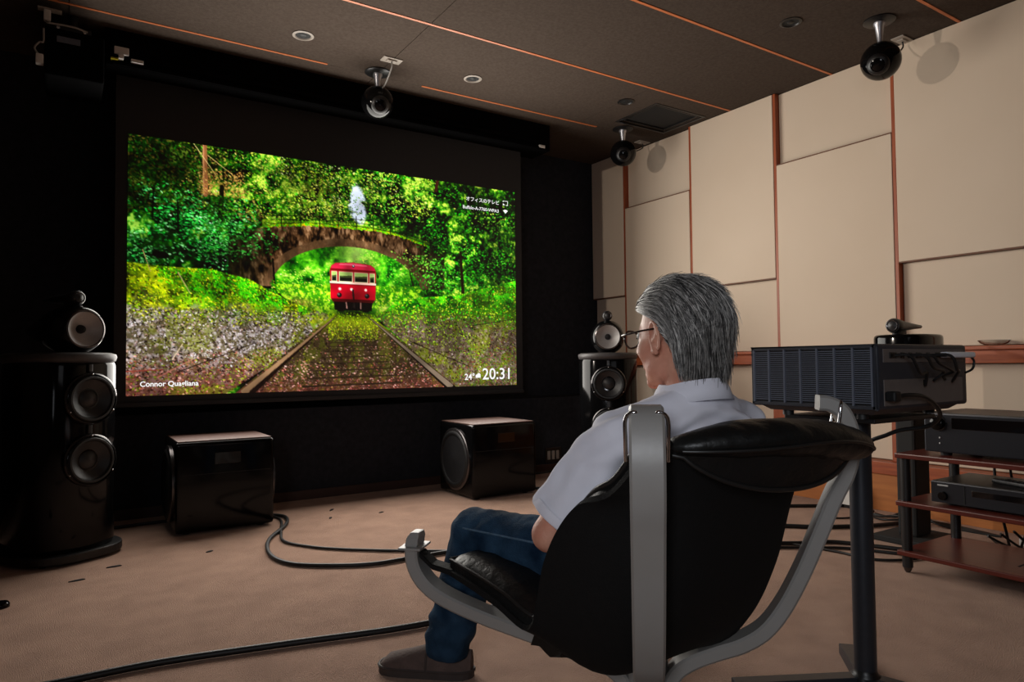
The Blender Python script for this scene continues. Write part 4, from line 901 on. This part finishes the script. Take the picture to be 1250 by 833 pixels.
for nm, d, pf in (('rl', (-0.297, -0.32), REAR), ('rr', (0.297, -0.32), REAR), ('fl', (-0.41, 0.42), FRONT), ('fr', (0.41, 0.42), FRONT)):
    a, P = arm(d[0], d[1], pf); tips[nm] = (a, P, Vector((d[0], d[1], 0)).normalized())
MB().lathe([(0.0, 0.10), (0.05, 0.10), (0.05, 0.17), (0.0, 0.17)], (HX, HY, 0), (0, 0, 1), 24).build('hub', GREYPAINT, ch, smooth=True)
# chrome loops at the rear tips
for nm in ('rl', 'rr'):
    a, P, d = tips[nm]; tg = Vector((-d.y, d.x, 0)); top = Vector((HX, HY, 0))+d*0.432+Vector((0, 0, 0.762))
    for s in (-1, 1):
        b0 = top+tg*s*0.020+Vector((0, 0, 0.016))+d*0.010
        MB().tube(spline([b0-d*0.008+Vector((0, 0, -0.006)), b0+Vector((0, 0, 0.006)), top+tg*s*0.037+Vector((0, 0, 0.012))+d*0.006, top+tg*s*0.0385-Vector((0, 0, 0.03)), top+tg*s*0.0385-d*0.02-Vector((0, 0, 0.07))], 6), 0.004, 8).build('chrome_hook', CHROME, a, smooth=True)
for nm in ('fl', 'fr'):
    a, P, d = tips[nm]; tip = P[0]; tg = Vector((-d.y, d.x, 0))
    MB().rings([[tip+Vector((0, 0, z))+d*(u*0.030*k)+tg*(v*0.042*k) for u, v in ((-1, -1), (1, -1), (1, 1), (-1, 1))] for z, k in ((-0.006, 1), (0.0, 1))]).build('flange', GREYPAINT, a, bevel=0.002)
    MB().rings([[tip+Vector((0, 0, z))+d*(u*0.017*k+o)+tg*(v*0.030*k) for u, v in ((-1, -1), (1, -1), (1, 1), (-1, 1))] for z, k, o in ((0.0, 1, 0), (0.022, 0.98, -0.004), (0.036, 0.7, -0.008))]).build('end_cap', GREYPAINT, a, bevel=0.004)

# sling shell: centre line and edge line from the front of the seat to the top of the back
CEN = [(1.61, 0.345), (1.50, 0.322), (1.37, 0.285), (1.25, 0.238), (1.14, 0.216), (1.05, 0.280), (0.985, 0.40), (0.95, 0.54), (0.925, 0.66), (0.905, 0.745)]
EDG = [(0.360, 1.590, 0.345), (0.356, 1.49, 0.338), (0.346, 1.375, 0.322), (0.330, 1.268, 0.295), (0.325, 1.235, 0.36), (0.325, 1.205, 0.45), (0.320, 1.16, 0.53), (0.312, 1.10, 0.592), (0.302, 1.02, 0.622), (0.286, 0.945, 0.700)]
NU, NV = 54, 33
def samp(tab, u):
    P = [Vector((q+(0,))[:3]) for q in tab]; x = u*(len(P)-1); i = min(int(x), len(P)-2); t = x-i
    p0, p1, p2, p3 = P[max(i-1, 0)], P[i], P[i+1], P[min(i+2, len(P)-1)]
    return 0.5*((2*p1)+(p2-p0)*t+(2*p0-5*p1+4*p2-p3)*t*t+(3*p1-p0-3*p2+p3)*t**3)
def shell_pt(u, v):
    c = samp(CEN, u); e = samp(EDG, u); k = abs(v)**3.4
    sag = sin(pi*min(1, abs(v)**1.3))**2*0.038*math.exp(-((u-0.39)/0.12)**2)
    return Vector((HX+v*e.x, c.x*(1-k)+e.y*k, c.y*(1-k)+e.z*k-sag))
def shell_n(u, v):
    e = 0.01
    a = shell_pt(min(u+e, 1), v)-shell_pt(max(u-e, 0), v); b = shell_pt(u, min(v+e, 1))-shell_pt(u, max(v-e, -1))
    n = b.cross(a).normalized(); return n        # points to the inside (up / forward)
def slab(u0, u1, v0, v1, nu, nv, thick, off, puff=0.0, edge=0.6):
    inner, outer = [], []
    for i in range(nu+1):
        for j in range(nv+1):
            a, b = i/nu, j/nv
            u = u0+(u1-u0)*a; v = v0+(v1-v0)*b
            p = shell_pt(u, v); n = shell_n(u, v)
            if n.z*0.5+n.y < 0: n = -n
            pf = (max(0.0, 4*a*(1-a))**0.35)*(max(0.0, 4*b*(1-b))**0.35)
            outer.append(p+n*off); inner.append(p+n*(off+thick*(edge+(1-edge)*pf)+puff*pf))
    m_ = MB(); N = nv+1; tot = (nu+1)*N; f = []
    for i in range(nu):
        for j in range(nv):
            q = (i*N+j, i*N+j+1, (i+1)*N+j+1, (i+1)*N+j)
            f.append(q); f.append(tuple(x+tot for x in reversed(q)))
    for i in range(nu):
        for j in (0, nv): f.append((i*N+j, (i+1)*N+j, (i+1)*N+j+tot, i*N+j+tot))
    for j in range(nv):
        for i in (0, nu): f.append((i*N+j, i*N+j+1, i*N+j+1+tot, i*N+j+tot))
    return m_.add(outer+inner, f)
slab(0, 1, -1, 1, NU, NV, 0.012, -0.006, 0, 1.0).build('sling', CANVAS, ch, smooth=True)
seat = slab(0.005, 0.325, -0.97, 0.97, 20, 28, 0.045, 0.006, 0.022, 0.45).build('seat_cushion', LEATHER, ch, smooth=True)
back = slab(0.345, 0.97, -0.985, 0.985, 30, 28, 0.040, 0.006, 0.022, 0.4).build('back_cushion', LEATHER, ch, smooth=True)
def edge_line(u0, u1, v, off, n=30):
    out = []
    for i in range(n+1):
        u = u0+(u1-u0)*i/n; nn = shell_n(u, v)
        if nn.z*0.5+nn.y < 0: nn = -nn
        out.append(shell_pt(u, v)+nn*off)
    return out
for v in (-1, 1):
    MB().tube(edge_line(0.005, 0.325, v*0.97, 0.028), 0.0045, 8).build('piping', PIPING, seat, smooth=True)
    MB().tube(edge_line(0.345, 0.97, v*0.985, 0.024), 0.006, 8).build('piping', PIPING, back, smooth=True)
fr_ = []
for j in range(25):
    v = -0.97+1.94*j/24; nn = shell_n(0.005, v); nn = nn if nn.z*0.5+nn.y > 0 else -nn
    fr_.append(shell_pt(0.005, v)+nn*0.03)
MB().tube(fr_, 0.0045, 8).build('piping', PIPING, seat, smooth=True)
# straps from the sling to the four tips
for nm, u, v in (('fl', 0.02, -0.94), ('fr', 0.02, 0.94)):
    a, P, d = tips[nm]; e = shell_pt(u, v); p0 = P[0]+Vector((0, 0, -0.02)); tg = Vector((-d.y, d.x, 0))
    MB().strip([p0-d*0.022, (p0+e)/2+Vector((0, 0, -0.008)), e], [tg]*3, [Vector((0, 0, 1))]*3, 0.05, 0.014).build('strap', CANVAS, ch, smooth=False)
# head roll folded over the top of the sling
PL, PR = Vector((0.952, 0.925, 0.716)), Vector((1.448, 0.838, 0.686))
def pil(s): return PL.lerp(PR, (s+1)/2)+Vector((0, -0.035*(1-s*s), 0.022*(1-s*s)))
rs = []
for j in range(49):
    s = -1+2*j/48
    c = pil(s)
    e = max(0, 1-abs(s)**3.0)**0.45
    ry = 0.058*e+0.003; rz = (0.036+0.006*s)*e+0.003
    rs.append([c+Vector((0, cos(a)*ry, sin(a)*rz+0.004*noise.noise(Vector((s*6, cos(a), sin(a)))))) for a in [2*pi*k/24 for k in range(24)]])
roll = MB().rings(rs).build('head_roll', LEATHER, ch, smooth=True)
MB().tube([pil(-0.97+1.94*k/40)+Vector((0, -0.0585*max(0, 1-abs(-0.97+1.94*k/40)**3.0)**0.45-0.002, -0.006+0.008*sin(3*(-0.97+1.94*k/40)))) for k in range(41)], 0.0035, 8).build('seam', PIPING, roll, smooth=True)
# hanging flap below the roll at the back
m_ = MB(); rows = []
for i in range(9):
    a = i/8
    row = []
    for j in range(33):
        s = -1+2*j/32
        q = pil(s*0.96); zt = q.z-0.006
        drop = 0.012+0.082*max(0, 1-(abs(s+0.10)/0.85)**2.2)**0.8
        row.append(Vector((q.x, q.y-0.034*max(0, 1-abs(s)**3)**0.45*(1-0.5*a)+0.010*a, zt-drop*a)))
    rows.append(row)
front_ = [[p+Vector((0, 0.010, 0)) for p in r] for r in rows]
N = 33; vs_ = [p for r in rows for p in r]+[p for r in front_ for p in r]; tot = 9*N; f = []
for i in range(8):
    for j in range(N-1):
        q = (i*N+j, i*N+j+1, (i+1)*N+j+1, (i+1)*N+j); f.append(q); f.append(tuple(x+tot for x in reversed(q)))
for j in range(N-1):
    for i in (0, 8): f.append((i*N+j, i*N+j+1, i*N+j+1+tot, i*N+j+tot))
m_.add(vs_, f)
flap = m_.build('back_flap', LEATHER, ch, smooth=True)
MB().tube([p+Vector((0, -0.001, 0)) for p in rows[8]], 0.005, 8).build('piping', PIPING, flap, smooth=True)

# ------------------------------------------------------------------ the seated man
man = thing('person', 'man with grey hair in a white shirt and jeans sitting in the lounge chair', 'person', (1.19, 1.25, 0))
HC = Vector((1.198, 1.135, 0.938)); YAW = R(4)
HM = Matrix.Translation(HC) @ Matrix.Rotation(YAW, 4, 'Z') @ Matrix.Rotation(R(-4), 4, 'X')
def hp(x, y, z): return HM @ Vector((x, y, z))
body = MB(); hd = MB()
hd.ell((0, -0.012, 0.030), (0.077, 0.099, 0.090), 24)
hd.ell((0, 0.035, -0.030), (0.062, 0.064, 0.085), 20)
hd.ell((0, 0.020, -0.060), (0.060, 0.062, 0.052), 18)
hd.ell((0, 0.044, -0.088), (0.046, 0.048, 0.036), 16)
hd.ell((0, 0.080, -0.106), (0.020, 0.018, 0.017), 12)
hd.cap((0, 0.094, 0.020), (0, 0.116, -0.028), 0.008, 0.012)
hd.ell((0.013, 0.106, -0.034), (0.009, 0.010, 0.008), 10); hd.ell((-0.013, 0.106, -0.034), (0.009, 0.010, 0.008), 10)
hd.ell((0, 0.076, 0.027), (0.048, 0.016, 0.012), 14)
hd.ell((0, 0.093, -0.062), (0.024, 0.010, 0.006), 12); hd.ell((0, 0.092, -0.073), (0.021, 0.010, 0.007), 12)
for s in (-1, 1):
    hd.ell((s*0.038, 0.058, -0.030), (0.026, 0.030, 0.034), 14)
    hd.ell((s*0.043, 0.022, -0.070), (0.022, 0.042, 0.036), 14)
    hd.ell((s*0.030, 0.0790, 0.006), (0.016, 0.0125, 0.013), 12)
    # ear: helix loop, inner fold, lobe and a thin bowl behind
    ear = [(s*(0.082+0.010*max(0, -cos(a))), -0.006-0.019*cos(a)*0.95+0.004*sin(a), -0.006+0.034*sin(a)) for a in [R(-70)+R(300)*k/14 for k in range(15)]]
    ear = [(s*(0.080+0.014*(0.5-0.5*((p[1]+0.006)/0.02))), p[1], p[2]) for p in ear]
    hd.tube(ear, 0.0048, 8)
    hd.ell((s*0.079, -0.006, -0.004), (0.007, 0.016, 0.028), 12)
    hd.cap((s*0.080, 0.004, -0.036), (s*0.083, -0.004, -0.040), 0.008, 0.008)
    hd.tube([(s*0.086, 0.002, -0.014), (s*0.089, -0.010, -0.012), (s*0.089, -0.014, 0.006), (s*0.086, -0.008, 0.016)], 0.0035, 8)
hd.cap((0, -0.018, -0.045), (0, -0.045, -0.175), 0.057, 0.060, 18)
hd.xf(HM); body.add(hd.v, hd.f)
S_L, E_L, W_L = Vector((0.995, 1.125, 0.705)), Vector((0.897, 1.235, 0.500)), Vector((1.095, 1.375, 0.508))
S_R, E_R, W_R = Vector((1.385, 1.125, 0.705)), Vector((1.475, 1.235, 0.500)), Vector((1.285, 1.380, 0.512))
body.cap((1.19, 1.13, 0.70), (1.19, 1.22, 0.42), 0.10, 0.11, 16)
for S, E, Wp in ((S_L, E_L, W_L), (S_R, E_R, W_R)):
    body.cap((1.19, 1.11, 0.72), S, 0.055, 0.048); body.cap(S, E, 0.048, 0.041); body.cap(E, Wp, 0.041, 0.026)
    body.ell(E, (0.041, 0.041, 0.041), 14)
def hand(wr_, fwd_, side, down):
    # palm and five fingers, relaxed and curled over the thigh
    f = Vector(fwd_).normalized(); sd = Vector(side).normalized(); dn = Vector(down).normalized()
    body.cap(wr_, wr_+f*0.035, 0.024, 0.022)
    for k in range(4): body.cap(wr_+f*0.02+sd*(k-1.5)*0.012, wr_+f*0.085+sd*(k-1.5)*0.019, 0.014, 0.011, 10)
    for k, ln in enumerate((0.040, 0.046, 0.043, 0.034)):
        a = wr_+f*0.088+sd*(k-1.5)*0.0195; b = a+f*ln*0.9+dn*0.008; c = b+f*ln*0.55+dn*ln*0.45; e = c+f*0.008+dn*0.018
        body.cap(a, b, 0.0092, 0.0086, 10); body.cap(b, c, 0.0086, 0.008, 10); body.cap(c, e, 0.008, 0.007, 10)
    a = wr_+f*0.028-sd*0.024; b = a+f*0.036-sd*0.026+dn*0.004; c = b+f*0.030-sd*0.006+dn*0.006
    body.cap(a, b, 0.013, 0.0105, 10); body.cap(b, c, 0.0105, 0.0085, 10)
hand(W_L, (0.55, 0.80, -0.06), (-0.8, 0.55, 0.0), (0.1, 0.1, -1))
hand(W_R, (-0.35, 0.85, -0.06), (0.85, 0.35, 0.0), (-0.1, 0.1, -1))
HIP_L, KN_L, AN_L = Vector((1.095, 1.275, 0.395)), Vector((0.955, 1.66, 0.405)), Vector((0.915, 1.745, 0.085))
HIP_R, KN_R, AN_R = Vector((1.285, 1.275, 0.395)), Vector((1.43, 1.66, 0.418)), Vector((1.46, 1.75, 0.085))
for H_, K_, A_ in ((HIP_L, KN_L, AN_L), (HIP_R, KN_R, AN_R)):
    body.cap((1.19, 1.24, 0.41), H_, 0.075, 0.065); body.cap(H_, K_, 0.062, 0.048); body.cap(K_, A_, 0.046, 0.034)
TOE_L, TOE_R = Vector((0.800, 1.873, 0.03)), Vector((1.53, 1.90, 0.03))
HEEL_L, HEEL_R = Vector((0.945, 1.728, 0.035)), Vector((1.445, 1.73, 0.035))
for A_, T_, H_ in ((AN_L, TOE_L, HEEL_L), (AN_R, TOE_R, HEEL_R)):
    body.cap(A_, H_+Vector((0, 0, 0.005)), 0.034, 0.026); body.cap(H_.lerp(T_, 0.1)+Vector((0, 0, 0.012)), H_.lerp(T_, 0.85), 0.027, 0.018)
bme = remesh(body, 0.0036, 7, 0.5)
# even out the face and jaw, leaving nose, lips and ears as they are
inv_ = HM.inverted(); fb = bmesh.new(); fb.from_mesh(bme); sel = []
for v in fb.verts:
    q = inv_ @ v.co
    if -0.15 < q.z < 0.09 and abs(q.x) < 0.074 and not (abs(q.x) < 0.028 and q.y > 0.075): sel.append(v)
for k in range(26): bmesh.ops.smooth_vert(fb, verts=sel, factor=0.5, use_axis_x=True, use_axis_y=True, use_axis_z=True)
fb.to_mesh(bme); fb.free()
bo = mesh_obj('body', bme, SKIN, man)
for s in (-1, 1):
    eye = MB().ell(hp(s*0.030, 0.083, 0.006), (0.0115, 0.0115, 0.0115), 14).build('eye', WHITEP, bo, smooth=True)
    MB().ell(hp(s*0.030, 0.0925, 0.006), (0.005, 0.003, 0.005), 10).build('iris', FRAME, bo, smooth=True)

def wrinkle(me, amp, sc, folds=()):
    me.update()
    co = [v.co.copy() for v in me.vertices]; no = [v.normal.copy() for v in me.vertices]
    for i, v in enumerate(me.vertices):
        p = co[i]; d = amp*noise.fractal(p*sc, 1.0, 2.0, 3)
        for (c, r, ax, fr, am) in folds:
            k = (p-Vector(c)).length/r
            if k < 1: d += am*(1-k)**1.2*sin((p-Vector(c)).dot(Vector(ax).normalized())*fr+2.2*noise.noise(p*9))
        v.co = p+no[i]*d
# trousers
tr = MB()
tr.ell((1.19, 1.225, 0.405), (0.178, 0.135, 0.115), 22)
for H_, K_, A_ in ((HIP_L, KN_L, AN_L), (HIP_R, KN_R, AN_R)):
    tr.cap(H_, H_.lerp(K_, 0.55), 0.094, 0.084, 20); tr.cap(H_.lerp(K_, 0.5), K_, 0.083, 0.071, 20)
    low = K_.lerp(A_, 0.97)+Vector((-0.006, 0, 0))
    tr.cap(K_, K_.lerp(A_, 0.45), 0.071, 0.072, 20); tr.cap(K_.lerp(A_, 0.45), low, 0.072, 0.066, 20)
    tr.ell(K_+Vector((0, 0.012, 0.006)), (0.066, 0.066, 0.066), 18)
tme = remesh(tr, 0.0065, 5, 0.5)
wrinkle(tme, 0.006, 13, [(KN_L+Vector((0.02, -0.07, -0.05)), 0.15, (0.3, 1, 0.5), 120, 0.006), (AN_L+Vector((0, 0, 0.07)), 0.13, (0.2, 0.3, 1), 110, 0.007), (KN_R+Vector((0, -0.07, -0.05)), 0.15, (0.3, 1, 0.5), 120, 0.006), (HIP_L+Vector((-0.03, 0.08, 0.05)), 0.16, (1, 0.4, 0), 90, 0.004)])
for v in tme.vertices:
    if v.co.z < 0.062: v.co.z = 0.062+(v.co.z-0.062)*0.2
jeans = mesh_obj('jeans', tme, DENIM, man)
# outer seam of the visible trouser leg
sidev = (KN_L-HIP_L).cross(Vector((0, 0, 1))).normalized()
if sidev.x > 0: sidev = -sidev
sp = []
for k in range(15):
    t_ = 0.25+0.72*k/14; c = HIP_L.lerp(KN_L, t_); r_ = 0.0925-0.020*t_
    sp.append(c+(sidev*0.90+Vector((0, 0, 0.43))).normalized()*(r_+0.004))
MB().tube(spline(sp, 3), 0.0028, 6).build('seam', DENIMSEAM, jeans, smooth=True)
# slippers
def slipper(heel, toe):
    d = (toe-heel); d.z = 0; ln = d.length+0.075; d.normalize(); s = Vector((-d.y, d.x, 0)); o = Vector((heel.x, heel.y, 0))-d*0.035
    def outline(k):
        out = []
        for i in range(32):
            a = 2*pi*i/32; u = 0.5-0.5*cos(a); wd = (0.036+0.012*u)*(1-(2*u-1)**6)**0.5 if 0 < u < 1 else 0
            out.append((u, (1 if sin(a) > 0 else -1)*wd*k))
        return out
    sl = MB(); base = [o+d*(u*ln)+s*w_ for u, w_ in outline(1.08)]
    sole = sl.rings([[p+Vector((0, 0, z)) for p in base] for z in (0.001, 0.014, 0.018)]).build('slipper', SOLE, man, bevel=0.0)
    rs = []
    for k in range(13):
        u = 0.02+0.96*k/12
        hgt = 0.075 if u < 0.12 else 0.075+(0.088-0.075)*min(1, (u-0.12)/0.25)
        if u > 0.40: hgt = 0.088-0.050*((u-0.40)/0.60)**0.9
        if u > 0.93: hgt -= 0.016
        wd = max(0.012, (0.036+0.012*u)*(1-(2*u-1)**6)**0.5)
        rs.append([o+d*(u*ln)+s*(wd*cos(a))+Vector((0, 0, 0.016+(hgt-0.016)*max(0, sin(a))**0.75)) for a in [pi*q/14 for q in range(15)]])
    MB().rings(rs, closed=True).build('upper', SLIPPER, sole, smooth=True)
    wl = [o+d*(u*ln)+s*w_+Vector((0, 0, 0.020)) for u, w_ in outline(1.0)]
    MB().tube(wl+[wl[0]], 0.0042, 6).build('welt', SOLE, sole, smooth=True)
    c = o+d*(0.46*ln)
    MB().tube([c+s*(0.043*cos(a))+Vector((0, 0, 0.018+0.070*max(0, sin(a))**0.75)) for a in [pi*q/16 for q in range(17)]], 0.003, 6).build('seam', SOLE, sole, smooth=True)
slipper(HEEL_L, TOE_L); slipper(HEEL_R, TOE_R)

# shirt
sh = MB(); rs = []
for cy_, z, rx_, ry_ in ((1.235, 0.335, 0.160, 0.115), (1.225, 0.40, 0.182, 0.140), (1.19, 0.48, 0.185, 0.142), (1.155, 0.58, 0.190, 0.130), (1.135, 0.655, 0.200, 0.118), (1.118, 0.705, 0.200, 0.106), (1.102, 0.742, 0.180, 0.092), (1.092, 0.775, 0.130, 0.080), (1.088, 0.803, 0.084, 0.071), (1.088, 0.822, 0.070, 0.067)):
    rs.append([Vector((1.19+rx_*math.copysign(abs(cos(a))**0.85, cos(a)), cy_+ry_*math.copysign(abs(sin(a))**0.9, sin(a)), z)) for a in [2*pi*k/36 for k in range(36)]])
sh.rings(rs)
for S, E in ((S_L, E_L), (S_R, E_R)):
    sh.cap((1.19+(S.x-1.19)*0.30, 1.088, 0.758), S+Vector((0, -0.010, 0.0)), 0.060, 0.062, 18)
    sh.ell(S+Vector((0, 0, -0.002)), (0.066, 0.070, 0.062), 18)
    sl_end = S.lerp(E, 0.84)
    sh.cap(S, S.lerp(E, 0.5), 0.064, 0.065, 20)
    ax_ = (E-S).normalized()
    sh.lathe([(0.0, 0.0), (0.060, 0.0), (0.066, 0.06), (0.070, (sl_end-S).length-0.004), (0.069, (sl_end-S).length), (0.0, (sl_end-S).length)], S, ax_, 24)
sme = remesh(sh, 0.0055, 5, 0.5)
wrinkle(sme, 0.005, 8, [(S_L.lerp(E_L, 0.5), 0.19, (0.8, 0.3, -0.2), 120, 0.013), ((1.30, 1.03, 0.72), 0.19, (0.25, 0.1, 1), 125, 0.013), ((1.10, 1.04, 0.68), 0.17, (-0.3, 0, 1), 115, 0.011), ((1.40, 1.06, 0.74), 0.13, (0.6, 0, 1), 120, 0.011), (S_L, 0.12, (0.2, 0.6, 1), 120, 0.010)])
shirt = mesh_obj('shirt', sme, SHIRT, man)
# sleeve hems
for S, E in ((S_L, E_L), (S_R, E_R)):
    ax_ = (E-S).normalized(); e_ = S.lerp(E, 0.83); L_ = (e_-S).length
    MB().lathe([(0.069, L_-0.020), (0.0715, L_-0.018), (0.0725, L_), (0.070, L_+0.003), (0.062, L_+0.001)], S, ax_, 28).build('sleeve_hem', SHIRT, shirt, smooth=True)
# collar: a stand band with a turned-down fall, open at the throat
cr_in, cr_top, cr_out, cr_low = [], [], [], []
rows = [[], [], [], [], []]
NC = 40
for k in range(NC+1):
    a = R(90+18)+R(324)*k/NC      # from one side of the throat round the nape
    bx, by = cos(a), sin(a)
    bk = max(0, -by)              # 1 at the nape
    zt = 0.818+0.016*bk; w1 = 0.070; w2 = 0.067
    c0 = Vector((1.194, 1.090, 0))
    rows[0].append(c0+Vector((bx*w1, by*w2, zt-0.034)))
    rows[1].append(c0+Vector((bx*(w1-0.002), by*(w2-0.002), zt)))
    rows[2].append(c0+Vector((bx*(w1+0.004), by*(w2+0.004), zt+0.004)))
    rows[3].append(c0+Vector((bx*(w1+0.013), by*(w2+0.012), zt-0.012)))
    rows[4].append(c0+Vector((bx*(w1+0.024+0.012*max(0, by)), by*(w2+0.022), zt-0.040-0.014*max(0, by))))
mc = MB(); mc.rings(rows, closed=False, cap0=False, cap1=False)
co_ = mc.build('collar', SHIRT, shirt, smooth=True)
md = co_.modifiers.new('thickness', 'SOLIDIFY'); md.thickness = 0.003; md.offset = 0

# glasses
gl = []
for s in (-1, 1):
    ring = [hp(s*(0.034+0.026*cos(a)), 0.116-0.006*abs(cos(a)), 0.000+0.021*sin(a)) for a in [2*pi*k/20 for k in range(21)]]
    g = MB().tube(ring, 0.0024, 8, caps=False).build('glasses_rim', FRAME, man, smooth=True)
    MB().add([hp(s*0.034, 0.115, 0)]+ring[:-1], [(0, k+1, (k+1) % 20+1) for k in range(20)]).build('lens', LENS, g, smooth=True)
    MB().tube([hp(s*0.060, 0.112, 0.006), hp(s*0.073, 0.106, 0.008), hp(s*0.079, 0.085, 0.009), hp(s*0.084, 0.030, 0.012), hp(s*0.088, -0.010, 0.012), hp(s*0.088, -0.030, 0.000), hp(s*0.085, -0.040, -0.014)], 0.0024, 8).build('temple', FRAME, man, smooth=True)
MB().tube([hp(-0.010, 0.117, 0.004), hp(0, 0.119, 0.008), hp(0.010, 0.117, 0.004)], 0.0022, 8).build('bridge', FRAME, man, smooth=True)

# hair: scalp volume plus combed-back strands
rng = random.Random(11)
HCEN = Vector((0, -0.012, 0.022)); HR = (0.094, 0.118, 0.106)
def hair_surf(th, ph, k=1.0):   # th from the crown, ph round the head (0 = front)
    x = sin(th)*sin(ph); y = sin(th)*cos(ph); z = cos(th)
    return HCEN+Vector((x*HR[0], y*HR[1], z*HR[2]))*k
def hairline(c):
    if c > 0: return R(57)+R(23)*(1-c)**0.7
    return R(80)+R(60)*min(1, -c/0.40)**0.9
hair_cap = MB(); nth, nph = 26, 48; rows = []
for i in range(nth+1):
    row = []
    for j in range(nph):
        ph = 2*pi*j/nph; c = cos(ph)
        # hairline: high on the forehead, above the ear, low on the nape
        mx = hairline(c)
        th = mx*i/nth
        p = hair_surf(th, ph, 0.97+0.02*noise.noise(Vector((sin(ph)*3, cos(ph)*3, th*4))))
        if c < 0 and th > R(90):
            t_ = (th-R(90))/R(50); g = (sin(R(90))*(1-0.16*t_))/max(0.3, sin(th))
            p.x *= 1+(g-1)*min(1, -c/0.5); p.y = HCEN.y+(p.y-HCEN.y)*(1+(g-1)*min(1, -c/0.5))
        row.append(HM @ p)
    rows.append(row)
hair_cap.rings(rows, cap0=False, cap1=True)
hairo = hair_cap.build('hair', HAIRD, man, smooth=True)
def strands(n, material, name, kr, rad, seed):
    rg = random.Random(seed); mb = MB()
    for q in range(n):
        ph = rg.uniform(-pi, pi); c = cos(ph)
        mx = hairline(c)
        th0 = mx*math.sqrt(rg.random())
        p = hair_surf(th0, ph, rg.uniform(*kr))
        ln = rg.uniform(0.06, 0.145); pts = []
        nseg = 6; k0 = (p-HCEN)
        lift = rg.uniform(0.0, 0.004)
        clump = noise.noise_vector(Vector((p.x*22, p.y*22, p.z*22)))
        jit = Vector((rg.gauss(0, 0.14), rg.gauss(0, 0.10), rg.gauss(0, 0.10)))+clump*0.42
        if p.y > 0.03: jit *= 0.3
        for s in range(nseg+1):
            pts.append(HM @ p)
            nrm = Vector(((p.x-HCEN.x)/HR[0]**2, (p.y-HCEN.y)/HR[1]**2, (p.z-HCEN.z)/HR[2]**2)).normalized()
            side = 1 if p.x > 0 else -1
            top_ = max(0.0, min(1.0, (p.z-0.02)/0.07)); bk = max(0.0, min(1.0, (-0.01-p.y)/0.07))
            flow = Vector((0.16*side, -0.85, -0.15))*top_+Vector((0.04*side, -0.92, -0.42))*(1-top_)
            flow = flow*(1-bk)+Vector((0.04*side, -0.20-0.5*top_, -1.0))*bk
            flow = flow+jit
            fall = bk*max(0.0, min(1.0, (0.02-p.z)/0.05))
            tan_ = (flow-nrm*flow.dot(nrm)).normalized()
            f = (tan_*(1-fall)+(Vector((-0.10*side, 0.12+max(0, -0.05-p.z)*2.5, -1.0))+jit*0.5).normalized()*fall).normalized()
            p = p+f*(ln/nseg)+nrm*lift*(s/nseg)
            # keep the strand outside the scalp
            e = Vector(((p.x-HCEN.x)/HR[0], (p.y-HCEN.y)/HR[1], (p.z-HCEN.z)/HR[2])).length
            if p.z > -0.06 and e < 0.985: p = HCEN+(p-HCEN)*(0.985/e)
            if p.z < -0.108-0.046*rg.random(): break
        if len(pts) > 2:
            r_ = [rad*(1-0.75*(k/(len(pts)-1))**2) for k in range(len(pts))]
            mb.tube(pts, r_, 3)
    o = mb.build(name, material, hairo, smooth=True); o['kind'] = 'stuff'; return o
strands(3200, HAIR, 'strands', (0.985, 1.03), 0.0011, 5)
strands(1900, HAIRL, 'light_strands', (1.0, 1.045), 0.0010, 6)
strands(1700, HAIRD, 'dark_strands', (0.99, 1.035), 0.0011, 7)
